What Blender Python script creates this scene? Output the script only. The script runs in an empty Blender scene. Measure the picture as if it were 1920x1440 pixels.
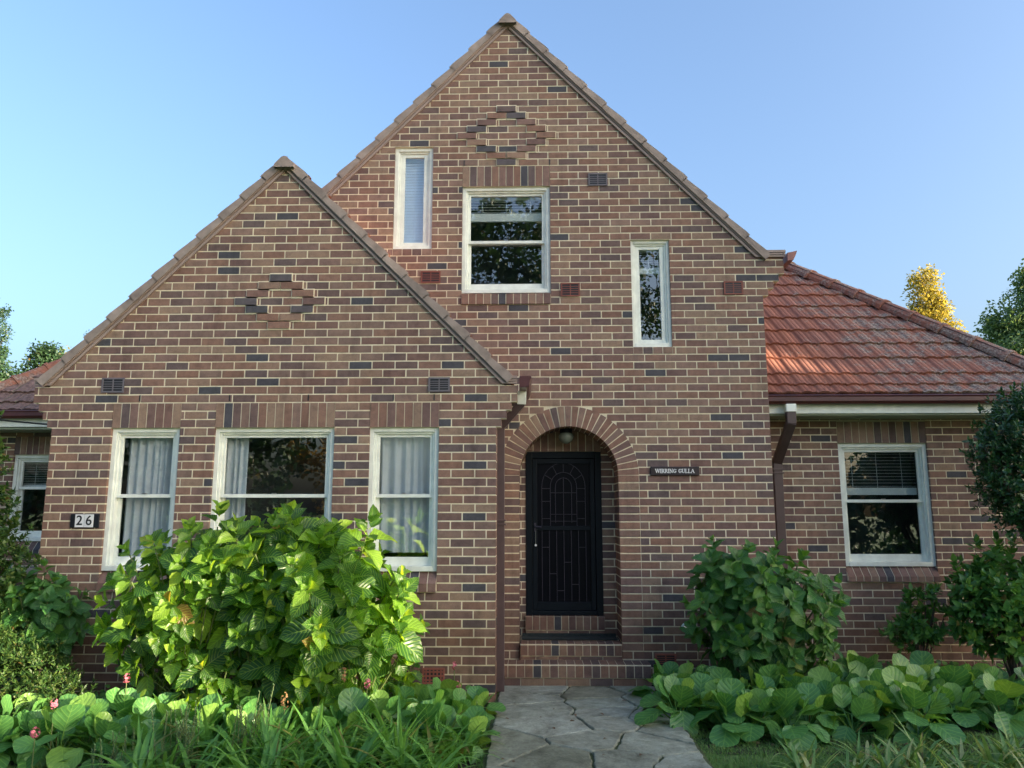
import bpy, bmesh, math, random
import numpy as np
from mathutils import Vector, Matrix
random.seed(7)
rng = np.random.default_rng(7)
S = bpy.context.scene
COL = S.collection
R = math.radians
M = 0.086            # one brick course
BL = 0.24            # brick module length

# ------------------------------------------------------------------ helpers
def tag(o, label=None, cat=None, group=None, kind=None):
    if label: o['label'] = label
    if cat: o['category'] = cat
    if group: o['group'] = group
    if kind: o['kind'] = kind
    return o

def empty(name, loc=(0, 0, 0), rz=0.0):
    o = bpy.data.objects.new(name, None)
    o.location = loc; o.rotation_euler = (0, 0, rz); o.empty_display_size = .1
    COL.objects.link(o)
    return o

def link_mesh(name, me, parent=None):
    o = bpy.data.objects.new(name, me)
    COL.objects.link(o)
    if parent is not None: o.parent = parent
    return o

class MB:
    """collects simple solids and links them as one mesh object"""
    def __init__(s): s.v = []; s.f = []; s.m = []; s.mi = 0
    def poly(s, vs, fs):
        b = len(s.v); s.v += [tuple(v) for v in vs]
        for f in fs: s.f.append(tuple(i + b for i in f)); s.m.append(s.mi)
    def box(s, x0, x1, y0, y1, z0, z1, fn=None):
        vs = [(x0,y0,z0),(x1,y0,z0),(x1,y1,z0),(x0,y1,z0),(x0,y0,z1),(x1,y0,z1),(x1,y1,z1),(x0,y1,z1)]
        if fn: vs = [fn(*v) for v in vs]
        s.poly(vs, [(0,3,2,1),(4,5,6,7),(0,1,5,4),(1,2,6,5),(2,3,7,6),(3,0,4,7)])
    def prism(s, pts, y0, y1, fn=None):
        """polygon in (u, z) pushed from depth y0 to y1"""
        n = len(pts)
        vs = [(p[0], y0, p[1]) for p in pts] + [(p[0], y1, p[1]) for p in pts]
        if fn: vs = [fn(*v) for v in vs]
        fs = [tuple(range(n)), tuple(range(2*n-1, n-1, -1))]
        fs += [(i, (i+1) % n, n+(i+1) % n, n+i) for i in range(n)]
        s.poly(vs, fs)
    def bar(s, a, b, w, d=None, up=(0,0,1)):
        """rectangular bar between two points"""
        a = Vector(a); b = Vector(b); t = (b-a).normalized(); d = d or w
        n = t.cross(Vector(up))
        if n.length < 1e-3: n = t.cross(Vector((0,1,0)))
        n.normalize(); m = n.cross(t)
        vs = []
        for p in (a, b):
            for i, j in ((-1,-1),(1,-1),(1,1),(-1,1)): vs.append(p + n*(i*w/2) + m*(j*d/2))
        s.poly(vs, [(0,1,2,3),(7,6,5,4),(0,4,5,1),(1,5,6,2),(2,6,7,3),(3,7,4,0)])
    def tube(s, pts, rad, n=8):
        pts = [Vector(p) for p in pts]; rings = []
        for i, p in enumerate(pts):
            t = (pts[min(i+1, len(pts)-1)] - pts[max(i-1, 0)]).normalized()
            a = t.cross(Vector((0,0,1)))
            if a.length < 1e-2: a = t.cross(Vector((0,1,0)))
            a.normalize(); b = t.cross(a)
            r = rad[i] if isinstance(rad, (list, tuple)) else rad
            rings.append([p + (a*math.cos(2*math.pi*k/n) + b*math.sin(2*math.pi*k/n))*r for k in range(n)])
        vs = [v for r_ in rings for v in r_]; fs = []
        for i in range(len(pts)-1):
            for k in range(n):
                fs.append((i*n+k, i*n+(k+1) % n, (i+1)*n+(k+1) % n, (i+1)*n+k))
        fs += [tuple(range(n-1, -1, -1)), tuple(range((len(pts)-1)*n, len(pts)*n))]
        s.poly(vs, fs)
    def build(s, name, mats, parent=None, bevel=0, smooth=False):
        me = bpy.data.meshes.new(name); me.from_pydata(s.v, [], s.f)
        if not isinstance(mats, (list, tuple)): mats = [mats]
        for m in mats: me.materials.append(m)
        me.polygons.foreach_set('material_index', s.m)
        bm = bmesh.new(); bm.from_mesh(me)
        bmesh.ops.recalc_face_normals(bm, faces=bm.faces)
        bm.to_mesh(me); bm.free()
        if smooth:
            for p in me.polygons: p.use_smooth = True
        o = link_mesh(name, me, parent)
        if bevel:
            b = o.modifiers.new('bevel', 'BEVEL'); b.width = bevel; b.segments = 2; b.limit_method = 'ANGLE'
        return o

# ------------------------------------------------------------------ materials
def newmat(name):
    m = bpy.data.materials.new(name); m.use_nodes = True
    nt = m.node_tree; b = nt.nodes['Principled BSDF']
    return m, nt, b
def N(nt, t, **kw):
    n = nt.nodes.new(t)
    for k, v in kw.items():
        if k in n.inputs.keys(): n.inputs[k].default_value = v
        else: setattr(n, k, v)
    return n
def ramp(nt, fac, stops, interp='LINEAR'):
    r = nt.nodes.new('ShaderNodeValToRGB'); r.color_ramp.interpolation = interp
    e = r.color_ramp.elements
    while len(e) < len(stops): e.new(0.5)
    for i, (p, c) in enumerate(stops):
        e[i].position = p; e[i].color = (c[0], c[1], c[2], 1)
    nt.links.new(fac, r.inputs[0]); return r.outputs[0]
def mixc(nt, fac, a, b, mode='MIX'):
    n = nt.nodes.new('ShaderNodeMix'); n.data_type = 'RGBA'; n.blend_type = mode
    for s, v in ((n.inputs[0], fac), (n.inputs[6], a), (n.inputs[7], b)):
        if hasattr(v, 'links'): nt.links.new(v, s)
        elif isinstance(v, (int, float)): s.default_value = v
        else: s.default_value = (v[0], v[1], v[2], 1)
    return n.outputs[2]
def math_(nt, op, a, b=None, clamp=False):
    n = nt.nodes.new('ShaderNodeMath'); n.operation = op; n.use_clamp = clamp
    for i, v in enumerate((a, b)):
        if v is None: continue
        if hasattr(v, 'links'): nt.links.new(v, n.inputs[i])
        else: n.inputs[i].default_value = v
    return n.outputs[0]
def noise(nt, scale, detail=4, rough=.6, vec=None, dist=0):
    n = nt.nodes.new('ShaderNodeTexNoise')
    n.inputs['Scale'].default_value = scale; n.inputs['Detail'].default_value = detail
    n.inputs['Roughness'].default_value = rough; n.inputs['Distortion'].default_value = dist
    if vec is not None: nt.links.new(vec, n.inputs['Vector'])
    return n.outputs['Fac']
def objco(nt, scale=None):
    t = nt.nodes.new('ShaderNodeTexCoord')
    if scale is None: return t.outputs['Object']
    mp = nt.nodes.new('ShaderNodeMapping'); mp.inputs['Scale'].default_value = scale
    nt.links.new(t.outputs['Object'], mp.inputs[0]); return mp.outputs[0]
def bump(nt, b, h, strength=.3, dist=.01):
    n = nt.nodes.new('ShaderNodeBump'); n.inputs['Strength'].default_value = strength
    n.inputs['Distance'].default_value = dist
    nt.links.new(h, n.inputs['Height']); nt.links.new(n.outputs[0], b.inputs['Normal']); return n
def island(nt):
    return nt.nodes.new('ShaderNodeNewGeometry').outputs['Random Per Island']

MT = {}
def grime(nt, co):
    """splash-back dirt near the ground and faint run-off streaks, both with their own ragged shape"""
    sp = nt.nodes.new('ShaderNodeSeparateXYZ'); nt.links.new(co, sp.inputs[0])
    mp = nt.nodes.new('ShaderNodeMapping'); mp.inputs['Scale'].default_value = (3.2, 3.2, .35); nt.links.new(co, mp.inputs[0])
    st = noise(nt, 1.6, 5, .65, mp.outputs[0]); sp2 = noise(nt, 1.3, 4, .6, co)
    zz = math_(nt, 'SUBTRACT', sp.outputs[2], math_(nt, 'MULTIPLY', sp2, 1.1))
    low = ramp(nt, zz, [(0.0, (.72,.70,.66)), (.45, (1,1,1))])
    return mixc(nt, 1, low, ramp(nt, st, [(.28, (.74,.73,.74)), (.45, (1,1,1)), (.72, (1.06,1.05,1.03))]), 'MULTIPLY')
def mat_brick():
    m, nt, b = newmat('brick'); co = objco(nt)
    c = ramp(nt, island(nt), [
        (0.00, (.275,.165,.125)), (.09, (.235,.150,.130)), (.18, (.300,.200,.150)), (.27, (.215,.130,.110)),
        (.36, (.280,.185,.150)), (.45, (.190,.120,.108)), (.53, (.270,.160,.125)), (.61, (.230,.155,.130)),
        (.69, (.310,.215,.160)), (.76, (.165,.112,.104)), (.83, (.150,.112,.110)), (.89, (.250,.145,.110)),
        (.96, (.085,.084,.098))], 'CONSTANT')
    n1 = noise(nt, 14, 5, .65, co); n2 = noise(nt, 3.0, 3, .5, co); n3 = noise(nt, 160, 2, .6, co)
    c = mixc(nt, .55, c, ramp(nt, n1, [(.25, (.45,.42,.42)), (.55, (1,1,1)), (.8, (1.35,1.25,1.15))]), 'MULTIPLY')
    c = mixc(nt, .45, c, ramp(nt, n2, [(.3, (.72,.7,.72)), (.6, (1.12,1.1,1.05))]), 'MULTIPLY')
    c = mixc(nt, .5, c, ramp(nt, n3, [(.3, (.6,.6,.6)), (.6, (1.1,1.1,1.1))]), 'MULTIPLY')
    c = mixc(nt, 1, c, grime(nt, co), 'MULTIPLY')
    nt.links.new(c, b.inputs['Base Color']); b.inputs['Roughness'].default_value = .85; b.inputs['Specular IOR Level'].default_value = .25
    bump(nt, b, math_(nt, 'ADD', n3, n1), .5, .004)
    return m
def mat_mortar():
    m, nt, b = newmat('mortar'); co = objco(nt)
    c = ramp(nt, noise(nt, 2.2, 5, .6, co), [(.3, (.74,.67,.48)), (.6, (.83,.77,.59)), (.8, (.87,.82,.66))])
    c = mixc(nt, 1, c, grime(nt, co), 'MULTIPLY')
    c = mixc(nt, .5, c, ramp(nt, noise(nt, 9, 5, .7, co), [(.3, (.62,.58,.5)), (.5, (1,1,1))]), 'MULTIPLY')
    nt.links.new(c, b.inputs['Base Color']); b.inputs['Roughness'].default_value = .95
    bump(nt, b, noise(nt, 90, 3, .7, co), .5, .004)
    return m
def mat_plain(name, col, rough=.5, var=.12, sc=6, metal=0, bmp=.1, spec=.5):
    m, nt, b = newmat(name); co = objco(nt)
    n = noise(nt, sc, 5, .6, co)
    lo = tuple(c*(1-var) for c in col); hi = tuple(min(1, c*(1+var*.6)) for c in col)
    nt.links.new(ramp(nt, n, [(.3, lo), (.7, hi)]), b.inputs['Base Color'])
    b.inputs['Roughness'].default_value = rough; b.inputs['Metallic'].default_value = metal
    b.inputs['Specular IOR Level'].default_value = spec
    if bmp: bump(nt, b, noise(nt, sc*8, 3, .6, co), bmp, .003)
    return m
def mat_tile(lichen=1.0, name='roof_tile'):
    m, nt, b = newmat(name); co = objco(nt)
    base = ramp(nt, island(nt), [(0, (.31,.130,.088)), (.3, (.36,.150,.098)), (.6, (.27,.112,.080)), (.85, (.33,.150,.108)), (1, (.24,.105,.080))])
    n1 = noise(nt, 7, 8, .75, co); n2 = noise(nt, 38, 4, .7, co); n3 = noise(nt, 1.1, 3, .5, co)
    sx = nt.nodes.new('ShaderNodeSeparateXYZ'); nt.links.new(co, sx.inputs[0])
    ab_ = math_(nt, 'ABSOLUTE', sx.outputs[0]); g = nt.nodes.new('ShaderNodeMapRange'); g.inputs[1].default_value = 2.9; g.inputs[2].default_value = 4.6
    g.inputs[3].default_value = -.17; g.inputs[4].default_value = .10; nt.links.new(ab_, g.inputs[0])
    f = math_(nt, 'ADD', n1, g.outputs[0])
    f = math_(nt, 'ADD', f, math_(nt, 'MULTIPLY', math_(nt, 'SUBTRACT', n3, .5), .45))
    lf = ramp(nt, f, [(.54, (0,0,0)), (.66, (.78*lichen,)*3)])
    lc = ramp(nt, n2, [(.35, (.10,.085,.075)), (.5, (.26,.22,.185)), (.68, (.46,.45,.38))])
    c = mixc(nt, lf, base, lc)
    c = mixc(nt, .5, c, ramp(nt, n2, [(.3, (.55,.55,.55)), (.6, (1.1,1.1,1.1))]), 'MULTIPLY')
    nt.links.new(c, b.inputs['Base Color']); b.inputs['Roughness'].default_value = .9; b.inputs['Specular IOR Level'].default_value = .15
    bump(nt, b, n2, .5, .006)
    return m
def mat_glass():
    m = bpy.data.materials.new('window_glass'); m.use_nodes = True; nt = m.node_tree; nt.nodes.clear()
    o = nt.nodes.new('ShaderNodeOutputMaterial'); t = nt.nodes.new('ShaderNodeBsdfTransparent'); g = nt.nodes.new('ShaderNodeBsdfGlossy')
    t.inputs[0].default_value = (.93,.96,.96,1)
    g.inputs['Roughness'].default_value = .0; g.inputs[0].default_value = (.92,.97,1,1)
    lw = nt.nodes.new('ShaderNodeLayerWeight'); fac_ = math_(nt, 'ADD', math_(nt, 'MULTIPLY', math_(nt, 'POWER', lw.outputs['Facing'], 4.0), .82), .18, True)
    co = objco(nt); bp = nt.nodes.new('ShaderNodeBump'); bp.inputs['Strength'].default_value = .035; bp.inputs['Distance'].default_value = .02
    nt.links.new(noise(nt, 1.6, 2, .5, co), bp.inputs['Height']); nt.links.new(bp.outputs[0], g.inputs['Normal'])
    mx = nt.nodes.new('ShaderNodeMixShader')
    nt.links.new(fac_, mx.inputs[0]); nt.links.new(t.outputs[0], mx.inputs[1]); nt.links.new(g.outputs[0], mx.inputs[2])
    nt.links.new(mx.outputs[0], o.inputs[0]); return m
def mat_leaf(name, cols, rough=.42, trans=.35, tcol=None, vein=.5, ribs=9, slant=2.2, veinlight=.25, spec=.4):
    """leaf with midrib and side veins, UV: u across, v along"""
    m, nt, b = newmat(name)
    n = len(cols)
    base = ramp(nt, island(nt), [(i/(n-1)*.975, c) for i, c in enumerate(cols)]+[(.995, (.15,.10,.035))])
    uv = nt.nodes.new('ShaderNodeUVMap'); sp = nt.nodes.new('ShaderNodeSeparateXYZ'); nt.links.new(uv.outputs[0], sp.inputs[0])
    au = math_(nt, 'ABSOLUTE', math_(nt, 'SUBTRACT', sp.outputs[0], .5))
    ph = math_(nt, 'MULTIPLY', math_(nt, 'SUBTRACT', sp.outputs[1], math_(nt, 'MULTIPLY', au, slant/ribs*2)), ribs)
    fr = math_(nt, 'FRACT', ph); tri = math_(nt, 'ABSOLUTE', math_(nt, 'SUBTRACT', fr, .5))
    v1 = ramp(nt, tri, [(.0, (1,1,1)), (.12, (0,0,0))]); v2 = ramp(nt, au, [(.0, (1,1,1)), (.03, (0,0,0))])
    vv = mixc(nt, 1, v1, v2, 'LIGHTEN')
    co = objco(nt); ns = noise(nt, 30, 3, .6, co)
    c = mixc(nt, .6, base, ramp(nt, ns, [(.3, (.7,.75,.7)), (.7, (1.2,1.15,1.1))]), 'MULTIPLY')
    c = mixc(nt, math_(nt, 'MULTIPLY', vv, veinlight), c, tuple(min(1, x*2.2+.03) for x in cols[-1]))
    nt.links.new(c, b.inputs['Base Color']); b.inputs['Roughness'].default_value = rough
    b.inputs['Specular IOR Level'].default_value = spec
    if vein: bump(nt, b, math_(nt, 'MULTIPLY', tri, 1.0), vein, .012)
    if trans:
        t = nt.nodes.new('ShaderNodeBsdfTranslucent'); mx = nt.nodes.new('ShaderNodeMixShader')
        tc = mixc(nt, 1, c, tcol or (2.3,2.0,.8), 'MULTIPLY'); nt.links.new(tc, t.inputs[0])
        mx.inputs[0].default_value = trans
        out = nt.nodes['Material Output']
        nt.links.new(b.outputs[0], mx.inputs[1]); nt.links.new(t.outputs[0], mx.inputs[2]); nt.links.new(mx.outputs[0], out.inputs[0])
    return m
MT['brick_dark'] = mat_plain('charcoal_brick', (.105,.090,.098), .85, .3, 12, bmp=.3)
MT['brick'] = mat_brick(); MT['mortar'] = mat_mortar()
MT['tile'] = mat_tile(); MT['tile2'] = mat_tile(.55, 'roof_tile_clean')
MT['tile3'] = mat_tile(.9, 'weathered_cap'); MT['tile4'] = mat_plain('lichened_tile', (.20,.125,.105), .95, .6, 22, bmp=.5)
MT['bedding'] = mat_plain('hip_bedding', (.16,.085,.07), .9, .35, 6)
MT['verge'] = mat_plain('verge_mortar', (.33,.265,.23), .85, .4, 5)
MT['barge'] = mat_plain('barge_paint', (.33,.25,.22), .6, .18, 4)
MT['white'] = mat_plain('white_paint', (.84,.87,.79), .45, .15, 7, bmp=.1)
MT['gutter'] = mat_plain('maroon_gutter', (.085,.024,.024), .35, .3, 6, bmp=.03)
MT['pipe'] = mat_plain('brown_pipe', (.085,.055,.055), .4, .2, 6, bmp=.03)
MT['navy'] = mat_plain('dark_navy_paint', (.0035,.007,.012), .45, .2, 6, bmp=.03, spec=.18)
MT['black'] = mat_plain('black_door', (.0022,.0025,.006), .35, .2, 6, bmp=0, spec=.12)
MT['grille'] = mat_plain('grille_metal', (.030,.024,.042), .4, .2, 8, bmp=0)
MT['dark'] = mat_plain('dark_room', (.045,.050,.055), .9, .2, 3, bmp=0)
MT['glass'] = mat_glass()
MT['curtain'] = mat_plain('curtain_cloth', (.52,.57,.61), .9, .1, 6, bmp=0)
MT['blind'] = mat_plain('blind_slat', (.62,.68,.66), .5, .08, 6, bmp=0)
MT['bluish'] = mat_plain('blind_blue', (.66,.78,.92), .6, .08, 6, bmp=0)
MT['vent_grey'] = mat_plain('vent_grey', (.15,.135,.15), .7, .2, 8)
MT['vent_red'] = mat_plain('vent_red', (.22,.07,.05), .7, .2, 8)
MT['tablet'] = mat_plain('white_enamel', (.8,.8,.8), .3, .03, 4, bmp=0)
MT['ink'] = mat_plain('black_enamel', (.012,.013,.018), .3, .1, 4, bmp=0)
MT['soffit'] = mat_plain('soffit_board', (.30,.34,.24), .6, .12, 4)
MT['steel'] = mat_plain('steel', (.4,.4,.4), .3, .1, 6, metal=1, bmp=0)
MT['bulb'] = mat_plain('frosted_globe', (.16,.19,.16), .25, .05, 6, bmp=0)
MT['mat'] = mat_plain('door_mat', (.02,.03,.03), .95, .5, 40, bmp=.5)
MT['bark'] = mat_plain('bark', (.10,.075,.055), .9, .4, 6, bmp=.8)
MT['stem'] = mat_plain('green_stem', (.10,.14,.04), .6, .3, 10)
MT['cable'] = mat_plain('cable_rubber', (.01,.01,.011), .6, .1, 6, bmp=0)
MT['petal'] = mat_plain('pink_petal', (.60,.16,.22), .6, .3, 30, bmp=0)
MT['dry'] = mat_plain('dry_flower', (.33,.18,.08), .8, .35, 30, bmp=0)
MT['paper'] = mat_plain('white_petal', (.75,.78,.8), .6, .05, 6, bmp=0)

# ------------------------------------------------------------------ brickwork
accents = []
def brickwall(mb, fn, n0, n1, zoff, edge, openings=(), arch=None, org=0.0, depth=.11, relief=None):
    """fn(u, d, z) places a point; u along the wall, d depth behind its face"""
    for n in range(n0, n1):
        z0 = zoff + n*M; z1 = z0 + M; zc = z0 + M/2
        a, b = edge(zc)
        if b - a < .03: continue
        spans = [(a, b, False, False)]
        cuts = [(o[0], o[1]) for o in openings if o[2] + .02 < zc < o[3] - .02]
        if arch:
            cx, cz, ro = arch
            if zc <= cz: cuts.append((cx-ro, cx+ro))
            elif zc < cz+ro: h = math.sqrt(ro*ro-(zc-cz)**2); cuts.append((cx-h, cx+h))
        for c0, c1 in cuts:
            ns = []
            for s0, s1, l, r in spans:
                if c1 <= s0 or c0 >= s1: ns.append((s0, s1, l, r)); continue
                if c0 > s0 + .02: ns.append((s0, c0, l, True))
                if c1 < s1 - .02: ns.append((c1, s1, True, r))
            spans = ns
        sh = org + (BL/2 if n % 2 else 0) + (rng.random()-.5)*.012
        for s0, s1, l, r in spans:
            mb.mi = 1
            mb.box(s0+.003, s1-.003, .0035, depth-.004, z0, z1, fn)
            mb.mi = 0
            k = math.floor((s0-sh)/BL)
            while sh + k*BL < s1:
                b0 = sh + k*BL; b1 = b0 + BL; k += 1
                c0 = b0+.0062 if b0 > s0+.03 else s0
                c1 = b1-.0062 if b1 < s1-.03 else s1
                if b0 < s0-.0 and b1 - s0 < .03: continue
                if c1 - c0 < .02: continue
                if b0 > s1 - .03: continue
                # keep pieces flush with the span ends
                jz = (rng.random()-.5)*.0022; jd = (rng.random()-.5)*.0016; jx = (rng.random()-.5)*.003
                d = jd
                x0_ = c0 + (jx if c0 != s0 else 0); x1_ = c1 + (jx if c1 != s1 else 0)
                mb.box(x0_, x1_, d, depth, z0+.0063+jz, z1-.0063+jz, fn)

def soldiers(mb, fn, x0, x1, z0, z1, depth=.11):
    mb.mi = 1; mb.box(x0+.002, x1-.002, .0035, depth-.004, z0-.001, z1, fn); mb.mi = 0
    n = max(1, round((x1-x0)/M)); w = (x1-x0)/n
    for i in range(n):
        j = (rng.random()-.5)*.0016
        mb.box(x0+i*w+.004, x0+(i+1)*w-.004, j, depth, z0, z1-.005, fn)

def sill(mb, fn, x0, x1, ztop, zmid, zbot, out=.03, back=.06):
    """sloping brick-on-edge sill"""
    n = max(1, round((x1-x0)/M)); w = (x1-x0)/n
    def pr(a, b, g, drop):
        pts = [(back, ztop-drop), (-out+g, zmid-drop), (-out+g, zbot+g), (back, zbot+g)]
        vs = [(a, p[0], p[1]) for p in pts] + [(b, p[0], p[1]) for p in pts]
        vs = [fn(*v) for v in vs]
        mb.poly(vs, [(0,1,2,3),(7,6,5,4),(0,4,5,1),(1,5,6,2),(2,6,7,3),(3,7,4,0)])
    mb.mi = 1; pr(x0+.002, x1-.002, .003, .003); mb.mi = 0
    for i in range(n): pr(x0+i*w+.004, x0+(i+1)*w-.004, 0, 0)

front = lambda Y: (lambda u, d, z: (u, Y+d, z))
sideR = lambda X: (lambda u, d, z: (X-d, u, z))     # faces +x
sideL = lambda X: (lambda u, d, z: (X+d, u, z))     # faces -x
BR = [MT['brick'], MT['mortar']]

house = empty('brick_house', (0, 0, 0))
tag(house, 'two-gabled dark brick house with cream mortar and terracotta roofs', 'house')

ACX, ACZ, ARI, ARO = .42, 2.23, .555, .787
AX, AZ, SL = -.27, 7.75, 1.032       # main gable apex and slope
WX, WZ, WS = -2.645, 5.475, 1.0       # wing gable
YW, YR, YL = -.90, .60, 1.65
W1 = (-1.635, -1.17, 4.902, 6.192); W2 = (-.811, .236, 4.36, 5.676); W3 = (1.177, 1.63, 3.70, 4.988)
WA = (-4.325, -3.61, 1.243, 2.681); WB = (-3.25, -2.012, 1.243, 2.681); WC = (-1.652, -.94, 1.243, 2.681)
WR = (3.665, 4.72, 1.20, 2.64); WL = (-7.06, -6.05, 1.44, 2.60)

def edge_main(z):
    if z < 4.29: r = 2.69
    elif z < 4.60: r = 2.69 + .065*(1+math.floor((z-4.29)/M))
    elif z < 4.78: r = 2.95
    else: r = AX + (AZ-z)/SL + .05
    l = -4.9 if z < 3.2 else AX - (AZ-z)/SL - .05
    return l, r
def diamond(cx, cz, N_=3.6):
    def f(u, z):
        q = abs(u-cx)/.12 + abs(z-cz)/M
        if N_-.7 < q < N_+.5: return -.0145
        if q <= 1.2: return -.0145
        return 0
    return f
mb = MB()
brickwall(mb, front(0), 0, 91, 0, edge_main,
          [W1, (W2[0], W2[1], 4.214, 5.934), W3, (W3[0], W3[1], 3.6, 3.7), (W1[0], W1[1], 4.816, 4.902)],
          (ACX, ACZ, ARO), org=-.02)
soldiers(mb, front(0), W2[0], W2[1], 5.676, 5.934)
for w in (W1, W3):          # course of headers under the narrow windows
    n = 4; ww = (w[1]-w[0])/n
    mb.mi = 1; mb.box(w[0], w[1], .0035, .1, w[2]-M, w[2]-.001); mb.mi = 0
    for i in range(n): mb.box(w[0]+i*ww+.004, w[0]+(i+1)*ww-.004, 0, .108, w[2]-M+.005, w[2]-.003)
tag(mb.build('gable_wall', BR, house), 'tall front gable wall of the main block')

# wing gable
def edge_wing(z):
    if z < 2.68: r = -.357; l = -4.95
    elif z < 2.95: q = 1+math.floor((z-2.68)/M); r = -.357+.053*q; l = -4.95-.053*q
    elif z < 3.15: r = -.14; l = -5.17
    else: r = WX + (WZ-z)/WS + .05; l = WX - (WZ-z)/WS - .05
    return l, r
mb = MB(); zo = .015
ops = [(w[0], w[1], 1.045, 2.939) for w in (WA, WB, WC)]
brickwall(mb, front(YW), 0, 65, zo, edge_wing, ops, org=.03)
for w in (WA, WB, WC): soldiers(mb, front(YW), w[0], w[1], 2.681, 2.939)
tag(mb.build('gable_wall', BR, house), 'lower projecting gable wall with three windows')
def diamond_panel(cx, n0, nr, zoff, Y, dark):
    """stepped lozenge of half-lapped bricks standing proud of the wall"""
    mb = MB()
    for k in range(-nr, nr+1):
        z0 = zoff+(n0+k)*M; w = (nr-abs(k))*.12
        xs = [0.0] if w == 0 else [-w, w]
        for i, dx in enumerate(xs):
            mb.mi = 0; 
            if (k, i) in dark: mb.mi = 2
            a = cx+dx-.12
            mb.box(a+.0066, a+BL-.0066, Y-.017, Y+.03, z0+.0068, z0+M-.0068)
            mb.mi = 1; mb.box(a-.0025, a+BL+.0025, Y-.0075, Y+.02, z0-.001*(k+9), z0+M+.0007*(k+9))
    mb.build('brick_lozenge', [MT['brick'], MT['mortar'], MT['brick_dark']], house)
diamond_panel(-.285, 73, 4, 0, 0, {(1, 0), (3, 1), (-4, 0)})
diamond_panel(-2.64, 46, 3, .015, YW, {(3, 0), (0, 0), (-1, 1)})
mb = MB(); brickwall(mb, sideR(-.357), 0, 36, zo, lambda z: (YW+.11, 0), org=.1); mb.build('side_wall', BR, house)
mb = MB(); brickwall(mb, sideL(-4.95), 0, 36, zo, lambda z: (YW+.11, YL), org=.1); mb.build('side_wall', BR, house)
mb = MB(); brickwall(mb, sideR(2.69), 0, 54, 0, lambda z: (.11, 6.0), org=.05); mb.build('side_wall', BR, house)
# right and left rooms
mb = MB(); ops = [(WR[0], WR[1], 1.03, 2.90)]
brickwall(mb, front(YR), 0, 36, -.014, lambda z: (2.69, 9.0), ops, org=.11)
soldiers(mb, front(YR), WR[0], WR[1], 2.64, 2.90)
mb.build('wing_wall', BR, house)
mb = MB()
brickwall(mb, front(YL), 0, 36, 0, lambda z: (-9.5, -4.95), [(WL[0], WL[1], 1.27, 2.87)], org=.03)
soldiers(mb, front(YL), WL[0], WL[1], 2.60, 2.87)
mb.build('wing_wall', BR, house)

# arch: voussoirs and stacked jambs, two bricks deep
mb = MB(); nv = 29
for y0, y1 in ((0, .225), (.234, .45)):
    for i in range(nv):
        a0 = math.pi*i/nv; a1 = math.pi*(i+1)/nv
        def pt(a, r): return (ACX+math.cos(a)*r, ACZ+math.sin(a)*r)
        gi, go = .0055/ARI, .0062/ARO
        j = (rng.random()-.5)*.002
        def arc(g, ri, ro):
            return [pt(a0+g*ARI/ri, ri), pt(a0+g, ro-.005), pt((a0+a1)/2, ro-.004), pt(a1-g, ro-.005), pt(a1-g*ARI/ri, ri), pt((a0+a1)/2, ri-.001)]
        mb.mi = 0; mb.prism(arc(go, ARI, ARO), y0+j, y1)
        mb.mi = 1; mb.prism([pt(a0, ARI+.003), pt(a0, ARO+.045), pt((a0+a1)/2, ARO+.045), pt(a1, ARO+.045), pt(a1, ARI+.003)], y0+.005, y1+.004)
    for sx in (-1, 1):
        xa, xb = (ACX-ARO, ACX-ARI) if sx < 0 else (ACX+ARI, ACX+ARO)
        for n in range(4, 26):
            z0 = n*M; z1 = z0+M
            if z1 > ACZ+.01: break
            ia = xa+(.006 if sx > 0 else .0); ib = xb-(.006 if sx < 0 else 0)
            if sx < 0: fa, fb = xa+.006, xb
            else: fa, fb = xa, xb-.006
            j = (rng.random()-.5)*.0016
            mb.mi = 0; mb.box(fa, fb, y0+j-.002, y1, z0+.0068, z1-.0068)
            mb.mi = 1; mb.box(xa+(.003 if sx > 0 else 0), xb-(.003 if sx < 0 else 0), y0+.0035, y1+.004, z0, z1)
for sx in (-1, 1):     # plinth below the stacked jambs
    xa, xb = (ACX-ARO, ACX-ARI) if sx < 0 else (ACX+ARI, ACX+ARO)
    brickwall(mb, front(0), 0, 4, 0, lambda z: (xa, xb), org=xa, depth=.4)
mb.build('archway', BR, house)
# porch back wall
DX0, DX1, DZ0, DZ1 = -.066, .822, .66, 2.53
mb = MB()
brickwall(mb, front(.45), 4, 36, 0, lambda z: (-.2, 1.05), [(DX0, DX1, 0, 2.88)], org=.0)
soldiers(mb, front(.45), DX0, DX1, 2.535, 2.88)
mb.build('porch_wall', BR, house)
mb = MB(); mb.box(-.36, 1.2, .56, .62, 0, 3.2); mb.box(-.36, 1.2, 0.46, .62, 3.02, 3.1); mb.build('porch_lining', MT['ink'], house)

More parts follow.
